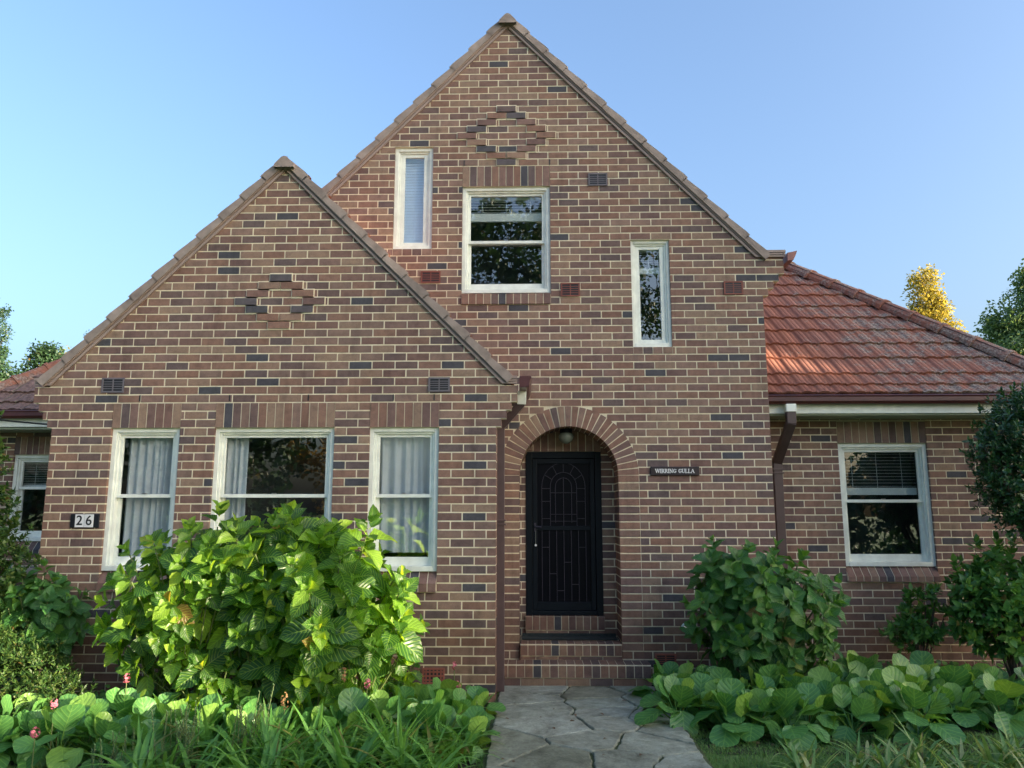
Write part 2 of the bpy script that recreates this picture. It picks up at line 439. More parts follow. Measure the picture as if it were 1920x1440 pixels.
# steps
mb = MB(); f0 = front(0)
def rowlock(x0, x1, y0, y1, z0, z1, nose=.02):
    n = round((x1-x0)/M); w = (x1-x0)/n
    mb.mi = 1; mb.box(x0+.002, x1-.002, y0+.004, y1, z0, z1-.004); mb.mi = 0
    for i in range(n):
        a, b = x0+i*w+.004, x0+(i+1)*w-.004
        pts = [(y0, z0+.004), (y0, z1-nose), (y0+nose*.8, z1), (y1, z1), (y1, z0+.004)]
        vs = [(a, p[0], p[1]) for p in pts]+[(b, p[0], p[1]) for p in pts]
        mb.poly(vs, [(0,1,2,3,4),(9,8,7,6,5)]+[(k, (k+1) % 5, 5+(k+1) % 5, 5+k) for k in range(5)])
rowlock(-.34, 1.235, -.31, -.06, .125, .262)
mb.mi = 1; mb.box(-.34, 1.235, -.29, 0, 0, .124); mb.mi = 0
for z0, z1, o in ((.0, .040, 0), (.048, .118, .1)):
    x = -.34+o-.12
    while x < 1.235:
        a, b = max(x+.005, -.34), min(x+.235, 1.235)
        if b-a > .02: mb.box(a, b, -.30, -.02, z0, z1)
        x += BL
mb.build('step', BR, house)
mb = MB()
rowlock(-.128, .966, -.055, .18, .30, .425)
mb.mi = 1; mb.box(-.128, .966, -.04, .45, .2, .298); mb.box(-.128, .966, .182, .45, .3, .418); mb.mi = 0
x = -.2
while x < .966:
    a, b = max(x+.005, -.128), min(x+.235, .966)
    if b-a > .02: mb.box(a, b, -.05, .1, .262, .292)
    x += BL
mb.build('step', BR, house)
mb = MB(); rowlock(DX0-.01, DX1+.01, .40, .55, .50, .655, .01)
mb.mi = 1; mb.box(DX0, DX1, .415, .5, .425, .50); mb.mi = 0
for k in range(4): mb.box(DX0+k*BL+.005, min(DX1, DX0+(k+1)*BL-.005), .41, .5, .43, .492)
mb.build('step', BR, house)

# ------------------------------------------------------------------ bargeboards, verges and tiles
def barge(ax, az, sl, Y, xR, xL, zk, parent):
    """three stacked mouldings along both slopes with a level return at each foot"""
    c = math.sqrt(1+sl*sl)
    for sgn, xf in ((1, xR), (-1, xL)):
        if xf is None: continue
        mb = MB(); top = .105
        def strip(a, b, y0, y1):
            A, B = az+a*c, az+b*c+(.012 if b == top else 0); ka, kb = zk+a*.75, zk+b*.75
            xo = abs(xf-ax); xia, xib = (A-ka)/sl, (B-kb)/sl
            P = [(0, A), (xia, ka), (xo, ka), (xo, kb), (min(xib, xo-.02), max(kb, B-sl*min(xib, xo-.02))), (0, B)]
            mb.prism([(ax+sgn*p[0], p[1]) for p in P], y0, y1)
        strip(0, top, Y-.006, Y-.001)
        strip(.000, .026, Y-.024, Y-.006); strip(.033, .058, Y-.030, Y-.006); strip(.066, top, Y-.036, Y-.006)
        mb.build('bargeboard', MT['barge'], parent)
barge(AX, AZ, SL, 0.0, 2.97, None, 4.76, house)
barge(AX, AZ, SL, 0.0, None, -4.6, 3.3, house)
barge(WX, WZ, WS, YW, -.14, -5.165, 3.125, house)

PROF = [(0, 0), (.10, .002), (.20, .014), (.27, .019), (.36, .019), (.41, .014), (.46, .019), (.56, .019), (.64, .013), (.74, .003), (.86, .010), (.93, .009), (1, 0)]
def tile_roof(name, o, du, ds, rng_u, rows, gauge, mat, parent, tw=.2, first=None, butt=.034, prof=PROF):
    """o origin on the eave, du along it, ds up the slope; rng_u(s) -> (u0, u1)"""
    o = Vector(o); du = Vector(du).normalized(); ds = Vector(ds).normalized(); nn = du.cross(ds)
    if nn.z < 0: nn = -nn
    V = []; F = []; s = 0.0
    for r in range(rows):
        g = first[r] if (first and r < len(first)) else gauge
        u0, u1 = rng_u(s+g*.5)
        k = math.floor(u0/tw)
        while k*tw < u1:
            ua, ub = k*tw, (k+1)*tw; k += 1
            if ub < u0 or ua > u1: continue
            jt = (random.random()-.5)*.006; js = (random.random()-.5)*.010; lift = random.random()*.004
            b = len(V)
            P = [(max(u0, min(u1, ua+(ub-ua-.003)*p)), h) for p, h in prof]
            for u, h in P:
                base = o + du*u
                V.append(base + ds*(s+js) + nn*(h+butt+lift+jt*.3))
                V.append(base + ds*(s+g+.03) + nn*(h+.004))
                V.append(base + ds*(s+js+.004) + nn*(h*1.0+.006))
            for i in range(len(P)-1):
                q = b+3*i
                F.append((q, q+3, q+4, q+1)); F.append((q+2, q+5, q+3, q))
        s += g
    me = bpy.data.meshes.new(name); me.from_pydata([tuple(v) for v in V], [], F); me.materials.append(mat)
    return link_mesh(name, me, parent)

def ridge_line(name, a, b, mat, parent, seg=.42, w=.12, h=.085, vee=False):
    """overlapping half-hexagon ridge tiles from a (low) to b (high)"""
    a = Vector(a); b = Vector(b); L = (b-a).length; t = (b-a)/L; n = max(1, round(L/seg)); sg = L/n
    side = t.cross(Vector((0,0,1))).normalized(); up = side.cross(t)
    mb = MB()
    for i in range(n):
        p0 = a+t*(i*sg-.03) ; p1 = a+t*((i+1)*sg)
        for (pp, qq, kk) in ((p0, p1, 1.0), (p0-t*.004, p0+t*.05, 1.13)):
            prof = [(-w, -.05), (-w*.92, .0), (-w*.55, h*.78), (-w*.2, h), (w*.2, h), (w*.55, h*.78), (w*.92, 0), (w, -.05)]
            if vee: prof = [(-.09, -.10), (-.085, -.068), (-.025, -.004), (0, .006), (.025, -.004), (.085, -.068), (.09, -.10)]
            vs = []
            for base, sc in ((pp, 1.06*kk), (qq, (.96 if kk == 1 else 1.08)*kk)):
                vs += [base+side*x*sc+up*(z*sc) for x, z in prof]
            m = len(prof)
            mb.poly(vs, [(j, j+1, m+j+1, m+j) for j in range(m-1)]+[tuple(range(m)), tuple(range(2*m-1, m-1, -1))])
    return mb.build(name, mat, parent)

def gable_roof(ax, az, sl, Y0, Y1, xr, xl, dz, gauge, mat):
    c = math.sqrt(1+sl*sl)
    for sgn, xe in ((1, xr), (-1, xl)):
        L = abs(xe-ax)*c
        zt = az+dz
        o = (xe, Y0, zt - sl*abs(xe-ax)); ds = (-sgn, 0, sl)
        du = (0, 1, 0)
        n = int(L/gauge)+1; g = L/n
        tile_roof('roof', o, du, ds, lambda s: (0, Y1-Y0), n, g, mat, house)
        # mortared verge: one wedge per tile course
        mb = MB(); dv = Vector((-sgn, 0, sl)).normalized(); nv_ = Vector((sgn*sl, 0, 1)).normalized(); o_ = Vector((xe, 0, zt-sl*abs(xe-ax)))
        for i in range(n):
            j = random.uniform(-.006, .006)
            P = [o_+dv*(i*g-.01)+nv_*(-.045), o_+dv*(i*g-.012+j)+nv_*(.044), o_+dv*(i*g+.05)+nv_*(.046), o_+dv*((i+1)*g)+nv_*(.020), o_+dv*((i+1)*g)+nv_*(-.045)]
            mb.prism([(p.x, p.z) for p in P], Y0-.005, Y0+.05+(i % 3)*.001)
        mb.build('verge', MT['verge'], house)
        # dark underlay that closes the roof
        mb = MB(); a = Vector((ax, 0, zt-.02)); b = Vector((xe, 0, zt-.02-sl*abs(xe-ax)))
        mb.poly([(a.x, Y0+.06, a.z), (b.x, Y0+.06, b.z), (b.x, Y1, b.z), (a.x, Y1, a.z), (a.x, Y0+.06, a.z-.03), (b.x, Y0+.06, b.z-.03), (b.x, Y1, b.z-.03), (a.x, Y1, a.z-.03)],
                [(0,1,2,3),(7,6,5,4),(0,4,5,1),(1,5,6,2),(2,6,7,3),(3,7,4,0)])
        mb.build('roof_lining', MT['barge'], house)
    ridge_line('ridge_cap', (ax, Y0-.02, az+dz), (ax, Y1, az+dz+.002), MT['verge'], house, .4, .12, .045, True)
gable_roof(AX, AZ, SL, -.045, 7.0, 2.76, -4.75, .135, .335, MT['tile2'])
gable_roof(WX, WZ, WS, YW-.045, 1.2, -.215, -5.09, .125, .335, MT['tile2'])

# hipped roof over the right room
pit = R(38); tp = math.tan(pit)
def eave_roof(name, x0, x1, ye, ze, hipA, hipB, rows, first, gauge, mat, flip=False):
    ds = (0, math.cos(pit), math.sin(pit))
    (xa, sa), (xb, sb) = hipA, hipB           # (x, slope distance) of two points on the hip
    def ru(s):
        xh = xa+(xb-xa)*(s-sa)/(sb-sa)
        return (0, xh-x0+.05) if not flip else (xh-x0-.05, x1-x0)
    tile_roof(name, (x0, ye, ze), (1, 0, 0), ds, ru, rows, gauge, mat, house, first=first)
def onplane(x, s, ye, ze): return Vector((x, ye+s*math.cos(pit), ze+s*math.sin(pit)))
YE, ZE = .13, 3.15
HA = (4.148, 4.149); HB = (5.987, .652)
eave_roof('roof', 2.69, 0, YE, ZE, HA, HB, 12, (.20, .27), .415, MT['tile'])
pa = onplane(HA[0], HA[1], YE, ZE); pb = onplane(HB[0], HB[1], YE, ZE); d_ = (pb-pa)
pe = pb + d_*.19; pt_ = pa - d_*.10
ridge_line('hip_cap', pe+Vector((0,0,.07)), pt_+Vector((0,0,.07)), MT['tile3'], house, .45, .125, .07)
q_ = MB(); q_.bar(pe+Vector((0,0,.04)), pt_+Vector((0,0,.04)), .17, .15, up=(0,0,1)); q_.build('hip_bedding', MT['bedding'], house)
mb = MB()
mb.poly([pe-Vector((0,0,.0)), pe+Vector((0,7,0)), pt_+Vector((2.2,7,-1.6)), pt_], [(0,1,2,3)])
mb.poly([(2.69, YE+.02, ZE-.03), pe-Vector((0,0,.03)), pt_-Vector((0,0,.03)), (2.69, pt_.y, pt_.z-.03)], [(0,1,2,3)])
mb.build('roof', MT['tile'], house)
# left room roof
YE2, ZE2 = 1.2, 3.13
LA = (-7.49, .40); LB = (-7.0, 1.16)
eave_roof('roof', -9.5, -4.9, YE2, ZE2, LA, LB, 7, (.20, .27), .415, MT['tile4'], True)
la = onplane(LA[0], LA[1], YE2, ZE2); lb = onplane(LB[0], LB[1], YE2, ZE2); dd = lb-la
ridge_line('hip_cap', la-dd*.5+Vector((0,0,.02)), lb+dd*1.0+Vector((0,0,.02)), MT['tile3'], house, .43, .115, .085)

# gutters, fascias, soffits
def gutter_x(x0, x1, y, z, parent):
    mb = MB(); prof = [(0, 0), (-.012, -.012), (-.004, -.03), (-.004, -.075), (.02, -.105), (.11, -.105), (.11, 0), (.10, 0), (.10, -.092), (.03, -.092), (.01, -.07), (.01, -.0)]
    vs = [(x0, y+p[0], z+p[1]) for p in prof]+[(x1, y+p[0], z+p[1]) for p in prof]; n = len(prof)
    mb.poly(vs, [(i, (i+1) % n, n+(i+1) % n, n+i) for i in range(n)]+[tuple(range(n)), tuple(range(2*n-1, n-1, -1))])
    return mb.build('gutter', MT['gutter'], parent)
gutter_x(2.69, 6.6, .07, 3.15, house)
mb = MB(); mb.box(2.69, 6.5, .175, .20, 2.945, 3.06); mb.build('fascia', MT['white'], house, .003)
mb = MB(); mb.box(2.69, 6.5, .202, .6, 2.925, 2.944); mb.build('soffit', MT['soffit'], house)
gutter_x(-9.5, -5.2, 1.10, 3.14, house)
mb = MB(); mb.box(-9.5, -5.25, 1.205, 1.23, 2.93, 3.05); mb.build('fascia', MT['white'], house, .003)
mb = MB(); mb.box(-9.5, -5.0, 1.232, 1.65, 2.90, 2.925); mb.build('soffit', MT['soffit'], house)
def gutter_y(x, y0, y1, z):
    mb = MB(); prof = [(0, 0), (.115, .005), (.125, -.012), (.112, -.03), (.10, -.10), (.075, -.115), (0, -.115)]
    mb.prism([(x+p[0], z+p[1]) for p in prof], y0, y1); return mb.build('gutter', MT['gutter'], house, .003)
gutter_y(-.118, YW-.03, -.002, 3.20)
mb = MB(); mb.prism([(2.985, 4.80), (3.04, 4.81), (3.10, 4.825), (3.08, 4.77), (3.05, 4.71), (2.98, 4.70)], -.05, 6.0)
mb.build('gutter', mat_plain('warm_lit_gutter', (.30,.12,.10), .45, .2, 6), house, .003)  # salmon copy of the gutter paint, warm light put into its colour

# downpipes
def pipe(name, pts, w, d, parent, brackets=(), mat=None):
    p = None
    mb = MB()
    for a, b in zip(pts[:-1], pts[1:]):
        a = Vector(a); b = Vector(b); t = (b-a).normalized()*.012
        mb.bar(a-t, b+t, w, d, up=(0, 1, 0))
    p = mb.build(name, mat or MT['pipe'], parent, .006)
    for z in brackets:
        q = [Vector(v) for v in pts if True][-2]
        k = MB(); k.box(q.x-w/2-.014, q.x+w/2+.014, q.y-d/2-.010, q.y+d/2+.03, z-.03, z-.012); k.box(q.x-w/2-.014, q.x+w/2+.014, q.y-d/2-.010, q.y+d/2+.03, z+.012, z+.03)
        k.build('bracket', MT['pipe'], p, .002)
    return p
dp = pipe('downpipe', [(-.10, -.62, 2.96), (-.322, -.56, 2.72), (-.322, -.56, .06)], .085, .07, house, (1.72,))
mb = MB(); mb.bar((-.095, -.64, 3.09), (-.10, -.62, 2.95), .092, .08, up=(0,1,0)); mb.build('outlet', MT['white'], dp, .004)
dp2 = pipe('downpipe', [(2.965, .115, 3.0), (2.965, .12, 2.83), (2.90, .50, 2.40), (2.90, .52, .3)], .105, .08, house, (2.30,))
mb = MB(); mb.box(2.908, 3.022, .070, .165, 2.955, 3.043); mb.build('outlet', MT['white'], dp2, .003)

# ------------------------------------------------------------------ air vents
def vent(x, z, Y, w, h, mat, grid=False, zoff=0):
    v = MB(); f = .018; a, b = Y-.010, Y
    v.box(x, x+w, a, b, z, z+f); v.box(x, x+w, a, b, z+h-f, z+h)
    v.box(x, x+f, a, b, z+f, z+h-f); v.box(x+w-f, x+w, a, b, z+f, z+h-f)
    if not grid:
        v.box(x+w/2-.006, x+w/2+.006, a+.002, b, z+f, z+h-f)
        for i in range(1, 5):
            zz = z+f+(h-2*f)*i/5
            v.box(x+f, x+w/2-.006, a+.003, b, zz-.004, zz+.004); v.box(x+w/2+.006, x+w-f, a+.003, b, zz-.004, zz+.004)
    else:
        for i in range(1, 6): v.box(x+w*i/6-.007, x+w*i/6+.007, a+.002, b, z+f, z+h-f)
        for i in range(1, 4): v.box(x+f, x+w-f, a+.003, b, z+h*i/4-.007, z+h*i/4+.007)
    o = v.build('air_vent', mat, house)
    b_ = MB(); b_.box(x+.004, x+w-.004, Y-.002, Y+.001, z+.004, z+h-.004)
    b_.build('vent_backing', MT['ink'], o)
for x, z, Y, w, h, m_, g in (
    (.695, 5.665, 0, .228, .160, 'vent_grey', 0), (-1.288, 4.478, 0, .232, .145, 'vent_red', 0), (.352, 4.302, 0, .224, .165, 'vent_red', 0),
    (2.243, 4.312, 0, .222, .160, 'vent_red', 0), (1.325, .182, 0, .225, .140, 'vent_red', 0), (-4.463, 3.047, YW, .238, .158, 'vent_grey', 0),
    (-1.055, 3.045, YW, .222, .150, 'vent_grey', 0), (-1.062, .185, YW, .215, .150, 'vent_red', 1)):
    vent(x, z, Y-.004, w, h, MT[m_], g)
# weep slots above lintels
for x in (-.80, -.29, .23):
    mb = MB(); mb.box(x, x+.012, -.004, .003, 5.94, 6.01); mb.build('weep_slot', MT['ink'], house)
for x in (-4.06, -3.12, -2.30, -1.42, -1.0):
    mb = MB(); mb.box(x, x+.012, YW-.004, YW+.003, 2.955, 3.02); mb.build('weep_slot', MT['ink'], house)

# ------------------------------------------------------------------ windows
def window(rect, Y, mid, parent, kind='sash', fw=.045, lining=.9, silldrop=0):
    x0, x1, z0, z1 = rect
    f = MB(); ya, yb = Y+.032, Y+.15
    f.box(x0, x0+fw, ya, yb, z0, z1); f.box(x1-fw, x1, ya, yb, z0, z1)
    f.box(x0+fw, x1-fw, ya, yb, z1-fw, z1); f.box(x0+fw, x1-fw, ya-.006, yb, z0, z0+.05)
    # inner stop bead
    f.box(x0+fw, x0+fw+.022, ya+.022, yb, z0+.05, z1-fw); f.box(x1-fw-.022, x1-fw, ya+.022, yb, z0+.05, z1-fw)
    f.box(x0+fw+.022, x1-fw-.022, ya+.022, yb, z1-fw-.022, z1-fw)
    fr = f.build('window', MT['white'], parent, .003)
    a, b, zt, zb = x0+fw+.022, x1-fw-.022, z1-fw-.022, z0+.05
    def sash(xa, xb, za, zb_, y, st, bot, top, name='sash'):
        s = MB(); s.box(xa, xa+st, y, y+.035, za, zb_); s.box(xb-st, xb, y, y+.035, za, zb_)
        s.box(xa+st, xb-st, y, y+.035, za, za+bot); s.box(xa+st, xb-st, y, y+.035, zb_-top, zb_)
        s.build(name, MT['white'], fr, .003)
        g = MB(); g.poly([(xa+st, y+.02, za+bot), (xb-st, y+.02, za+bot), (xb-st, y+.02, zb_-top), (xa+st, y+.02, zb_-top)], [(0,1,2,3)])
        g.build('pane', MT['glass'], fr)
    if kind == 'sash':
        sash(a, b, mid-.018, zt, Y+.075, .03, .036, .03)
        sash(a, b, zb, mid+.016, Y+.112, .035, .085, .032)
        s = MB(); s.box((a+b)/2-.02, (a+b)/2+.02, Y+.07, Y+.1, mid+.018, mid+.03); s.build('sash_lock', MT['steel'], fr)
    else:
        sash(a, b, zb, zt, Y+.07, .05, .05, .04)
    r = MB(); i0, i1 = x0+.0, x1-.0; yb2 = Y+.155+lining
    r.poly([(i0, yb+.005, z0-.0), (i1, yb+.005, z0-.0), (i1, yb+.005, z1), (i0, yb+.005, z1), (i0-.3, yb2, z0-.3), (i1+.3, yb2, z0-.3), (i1+.3, yb2, z1+.1), (i0-.3, yb2, z1+.1)],
           [(0,4,5,1),(1,5,6,2),(2,6,7,3),(3,7,4,0),(4,7,6,5)])
    r.build('room_lining', MT['dark'], fr)
    return fr
def sillpart(rect, Y, parent, zt, zm, zb, out):
    mb = MB(); sill(mb, front(Y), rect[0], rect[1], zt, zm, zb, out); mb.build('brick_sill', BR, parent)
for w in (WA, WB, WC):
    fr = window(w, YW, 1.988, house, lining=.68); sillpart(w, YW, fr, 1.242, 1.13, 1.048, .03)
fr = window(W2, 0, 5.0, house); sillpart(W2, 0, fr, 4.358, 4.34, 4.216, .02)
window(W3, 0, 0, house, 'fixed', fw=.035)
window(W1, 0, 0, house, 'fixed', fw=.045)
fr = window(WR, YR, 1.955, house, fw=.05); sillpart(WR, YR, fr, 1.20, 1.09, 1.032, .05)
fr = window(WL, YL, 2.15, house); sillpart(WL, YL, fr, 1.44, 1.33, 1.27, .04)
mb = MB(); mb.box(-6.9, -4.96, YL-.16, YL-.02, 1.02, 1.10); mb.build('ledge', MT['verge'], house, .01)

def curtain(x0, x1, z0, z1, y, label, folds=9, amp=.025, lean=0):
    n = int(folds*10); V = []; F = []; m = 8
    for j in range(m+1):
        t = j/m
        for i in range(n+1):
            u = i/n
            a = amp*(.6+.4*t)*math.sin(u*folds*2*math.pi+math.sin(u*9+1)*1.2)+.3*amp*math.sin(u*folds*5.1+2)
            V.append((x0+(x1-x0)*u+lean*t*u, y+a, z1+(z0-z1)*t))
    for j in range(m):
        for i in range(n): q = j*(n+1)+i; F.append((q, q+1, q+n+2, q+n+1))
    me = bpy.data.meshes.new('curtain'); me.from_pydata(V, [], F); me.materials.append(MT['curtain'])
    for p in me.polygons: p.use_smooth = True
    o = link_mesh('curtain', me); return tag(o, label, 'curtain', 'curtains behind the front windows')
curtain(WA[0]+.1, WA[1]-.02, 1.3, 2.64, YW+.185, 'grey curtain filling the leftmost of the three lower windows', 8)
curtain(WB[0]+.05, WB[0]+.30, 1.3, 2.64, YW+.185, 'narrow grey curtain drawn to the side of the wide lower window', 4)
curtain(WC[0]+.06, WC[1]-.04, 1.42, 2.64, YW+.185, 'grey curtain behind the lower window nearest the porch arch', 6)
def blind(x0, x1, z0, z1, y, label, n, mat, tilt=.5, sw=.024, rail=.035, head=.03):
    t = empty('window_blind', ((x0+x1)/2, y, z1)); tag(t, label, 'blind', 'blinds behind the windows')
    def loc(mb, name): o = mb.build(name, mat, t); o.location = (-(x0+x1)/2, -y, -z1); return o
    s = MB()
    for i in range(n):
        z = z0+rail+(z1-head-z0-rail)*(i+.5)/n; dy = sw/2*math.cos(tilt); dz = sw/2*math.sin(tilt)
        s.poly([(x0, y-dy, z-dz), (x1, y-dy, z-dz), (x1, y+dy, z+dz), (x0, y+dy, z+dz), (x0, y-dy, z-dz-.002), (x1, y-dy, z-dz-.002), (x1, y+dy, z+dz-.002), (x0, y+dy, z+dz-.002)],
               [(0,1,2,3),(7,6,5,4),(0,4,5,1),(1,5,6,2),(2,6,7,3),(3,7,4,0)])
    loc(s, 'slats')
    r = MB(); r.box(x0, x1, y-.014, y+.014, z0, z0+rail); loc(r, 'bottom_rail')
    h = MB(); h.box(x0, x1, y-.016, y+.016, z1-head, z1); loc(h, 'head_rail')
    for q in (.18, .5, .82): c = MB(); xx = x0+(x1-x0)*q; c.box(xx-.002, xx+.002, y-.017, y-.015, z0, z1); loc(c, 'cord')
blind(W1[0]+.06, W1[1]-.06, 4.96, 6.13, .17, 'closed pale blue slatted blind in the narrow upper left window', 30, MT['bluish'], 1.22, .042)
blind(W2[0]+.07, W2[1]-.07, 5.30, 5.60, .19, 'raised cream blind bunched at the head of the upper middle window', 5, MT['blind'], .2, .03, .10)
blind(W3[0]+.05, W3[1]-.05, 4.62, 4.93, .17, 'raised cream blind at the head of the narrow window above the arch', 7, MT['blind'], .3, .03, .07)
blind(WR[0]+.05, WR[1]-.08, 2.03, 2.57, YR+.19, 'white slatted blind half lowered in the window under the tiled eave', 11, MT['blind'], .12, .028, .085)
blind(WL[0]+.06, WL[1]-.05, 2.17, 2.52, YL+.19, 'white slatted blind in the window beside the left garden edge', 9, MT['blind'], .12, .028, .03)

# ------------------------------------------------------------------ door
YD = .46
f = MB(); fw = .075
f.box(DX0, DX0+fw, YD-.02, YD+.08, DZ0, DZ1); f.box(DX1-fw, DX1, YD-.02, YD+.08, DZ0, DZ1); f.box(DX0+fw, DX1-fw, YD-.02, YD+.08, DZ1-fw, DZ1)
f.box(DX0+fw, DX1-fw, YD-.01, YD+.08, DZ0, DZ0+.05)
fr = f.build('door_frame', MT['navy'], house, .004)
dl = MB(); a, b = DX0+fw+.004, DX1-fw-.004
za, zb = DZ0+.055, DZ1-fw-.004
dl.box(a, a+.055, YD+.0, YD+.04, za, zb); dl.box(b-.055, b, YD, YD+.04, za, zb); dl.box(a+.055, b-.055, YD, YD+.04, zb-.06, zb)
dl.box(a+.055, b-.055, YD, YD+.04, za, za+.09); dl.box(a+.055, b-.055, YD, YD+.04, 1.615, 1.665)
door = dl.build('door', MT['navy'], house, .004)
p = MB(); p.box(a+.04, b-.04, YD+.028, YD+.036, za+.05, zb-.04); p.build('screen', MT['black'], door)
g = MB(); gx = (a+b)/2; wd = .0065; gy = YD+.015
def gb(x0, z0, x1, z1): g.bar((x0, gy, z0), (x1, gy, z1), wd, .008, up=(0,1,0))
zc_ = 2.12
for r_ in (.255, .155, .095):
    pr = None
    for i in range(17):
        an = math.pi*i/16; q = (gx+r_*math.cos(an), zc_+r_*math.sin(an)*1.1)
        if pr: gb(*pr, *q)
        pr = q
    for s in (-1, 1): gb(gx+s*r_, zc_, gx+s*r_, 1.66 if r_ > .1 else 1.70)
for an in (30, 60, 90, 120, 150):
    c_, s_ = math.cos(R(an)), math.sin(R(an))*1.1
    gb(gx+.155*c_, zc_+.155*s_, gx+.255*c_, zc_+.255*s_)
gb(gx, zc_+.1, gx, 1.66)
for z in (2.05, 1.80, 1.72): gb(gx-.155, z, gx+.155, z)
for z in (2.1, 1.95, 1.75): gb(gx-.255, z, gx-.155, z); gb(gx+.155, z, gx+.255, z)
for k in range(-3, 4): gb(gx+k*.085, za+.09, gx+k*.085, 1.615)
for k, z in ((-3, 1.42), (-2, 1.12), (0, 1.25), (2, 1.42), (1, 1.0), (-1, .93)): gb(gx+k*.085, z, gx+(k+1)*.085, z)
g.build('grille', MT['grille'], door)
h = MB(); h.tube([(a+.03, YD-.01, 1.66), (a+.03, YD-.045, 1.66), (a+.10, YD-.045, 1.655)], .008); h.box(a+.018, a+.042, YD-.012, YD, 1.60, 1.70)
h.build('handle', MT['grille'], door)
k = empty('key', (a+.035, YD-.03, 1.58)); tag(k, 'small key and tag hanging from the handle of the dark front door', 'key')
q = MB(); q.tube([(0, 0, .03), (0, -.002, -.12)], .003, 6); o = q.build('cord', MT['steel'], k)
q = MB(); q.tube([(0, -.004, -.135), (0, .004, -.135)], .013, 12); q.build('disc', MT['tablet'], k)
m_ = MB(); m_.box(-.11, .95, .20, .44, .427, .440); m_.box(-.11, .95, .385, .398, .427, .47)
tag(m_.build('doormat', MT['mat'], None, .003), 'dark doormat lying on the top brick step', 'doormat')
# porch lamp
lt = empty('porch_lamp', (.405, .24, 2.775)); tag(lt, 'frosted glass globe lamp hanging under the brick arch', 'lamp')
q = MB(); n_ = 16; prof = [(.0, -.17), (.04, -.162), (.072, -.135), (.088, -.10), (.09, -.07), (.07, -.045)]
vs = []; fs = []
for r_, z in prof: vs += [(r_*math.cos(2*math.pi*i/n_), r_*math.sin(2*math.pi*i/n_), z) for i in range(n_)]
for j in range(len(prof)-1):
    for i in range(n_): fs.append((j*n_+i, j*n_+(i+1) % n_, (j+1)*n_+(i+1) % n_, (j+1)*n_+i))
q.poly(vs, fs); q.build('globe', MT['bulb'], lt, smooth=True)
q = MB(); q.tube([(0, 0, -.045), (0, 0, 0)], .072, 16); q.build('cap', MT['navy'], lt)

# ------------------------------------------------------------------ signs
def text_mesh(s, size, mat, parent, loc, name='digit', offset=0.0):
    c = bpy.data.curves.new('t', 'FONT'); c.body = s; c.size = size; c.extrude = .0012; c.offset = offset; c.align_x = 'CENTER'; c.align_y = 'CENTER'
    o = bpy.data.objects.new('t', c); COL.objects.link(o)
    dg = bpy.context.evaluated_depsgraph_get(); me = bpy.data.meshes.new_from_object(o.evaluated_get(dg))
    COL.objects.unlink(o); bpy.data.objects.remove(o); me.materials.clear(); me.materials.append(mat)
    ob = link_mesh(name, me, parent); ob.location = loc; ob.rotation_euler = (R(90), 0, 0); return ob
sg = empty('house_number_sign', (-4.51, YW, 1.738)); tag(sg, 'black plaque with the white number 26 on the brick left of the windows', 'sign')
q = MB(); q.box(-.148, .148, -.018, -.001, -.070, .070); q.build('plaque', MT['ink'], sg, .006)
for s, x in (('2', -.048), ('6', .048)):
    q = MB(); q.box(x-.0465, x+.0465, -.024, -.019, -.064, .064); tb = q.build('number_tile', MT['tablet'], sg, .002)
    text_mesh(s, .135, MT['ink'], tb, (x, -.026, 0), 'digit', .0012)
ns = empty('name_sign', (1.603, 0, 2.277)); tag(ns, 'small dark name board reading WIRRING GULLA right of the arch', 'sign')
q = MB(); q.box(-.272, .272, -.022, -.002, -.050, .050); q.build('board', mat_plain('dark_wood', (.022,.013,.017), .35, .2, 9), ns, .006)
LET = {
 'W': (1.25, [((0,1),(.3,0),1),((.3,0),(.62,.95),0),((.62,.95),(.9,0),1),((.9,0),(1.2,1),0)], [(0,1),(.62,1),(1.2,1)]),
 'I': (.45, [((.22,0),(.22,1),1)], [(.22,0),(.22,1)]),
 'R': (.95, [((.2,0),(.2,1),1),((.2,.98),(.55,.98),0),((.2,.5),(.55,.5),0),((.55,.98),(.68,.74),1),((.68,.74),(.55,.5),1),((.45,.5),(.82,.02),1)], [(.2,0),(.12,1),(.86,.02)]),
 'N': (1.0, [((.18,0),(.18,1),0),((.18,1),(.82,0),1),((.82,0),(.82,1),0)], [(.18,0),(.14,1),(.82,1)]),
 'G': (1.0, [((.82,.8),(.6,.98),0),((.6,.98),(.35,.95),0),((.35,.95),(.15,.5),1),((.15,.5),(.35,.05),1),((.35,.05),(.62,.02),0),((.62,.02),(.82,.15),0),((.8,.1),(.8,.45),1)], [(.78,.47),(.84,.85)]),
 'U': (1.0, [((.2,1),(.2,.25),1),((.2,.25),(.38,.03),1),((.38,.03),(.62,.03),0),((.62,.03),(.8,.25),0),((.8,.25),(.8,1),0)], [(.2,1),(.8,1)]),
 'L': (.85, [((.2,0),(.2,1),1),((.2,.03),(.78,.03),0),((.78,.03),(.78,.25),0)], [(.2,0),(.2,1)]),
 'A': (1.0, [((.1,0),(.48,1),0),((.48,1),(.88,0),1),((.25,.35),(.72,.35),0)], [(.1,0),(.88,0)]),
 ' ': (.55, [], [])}
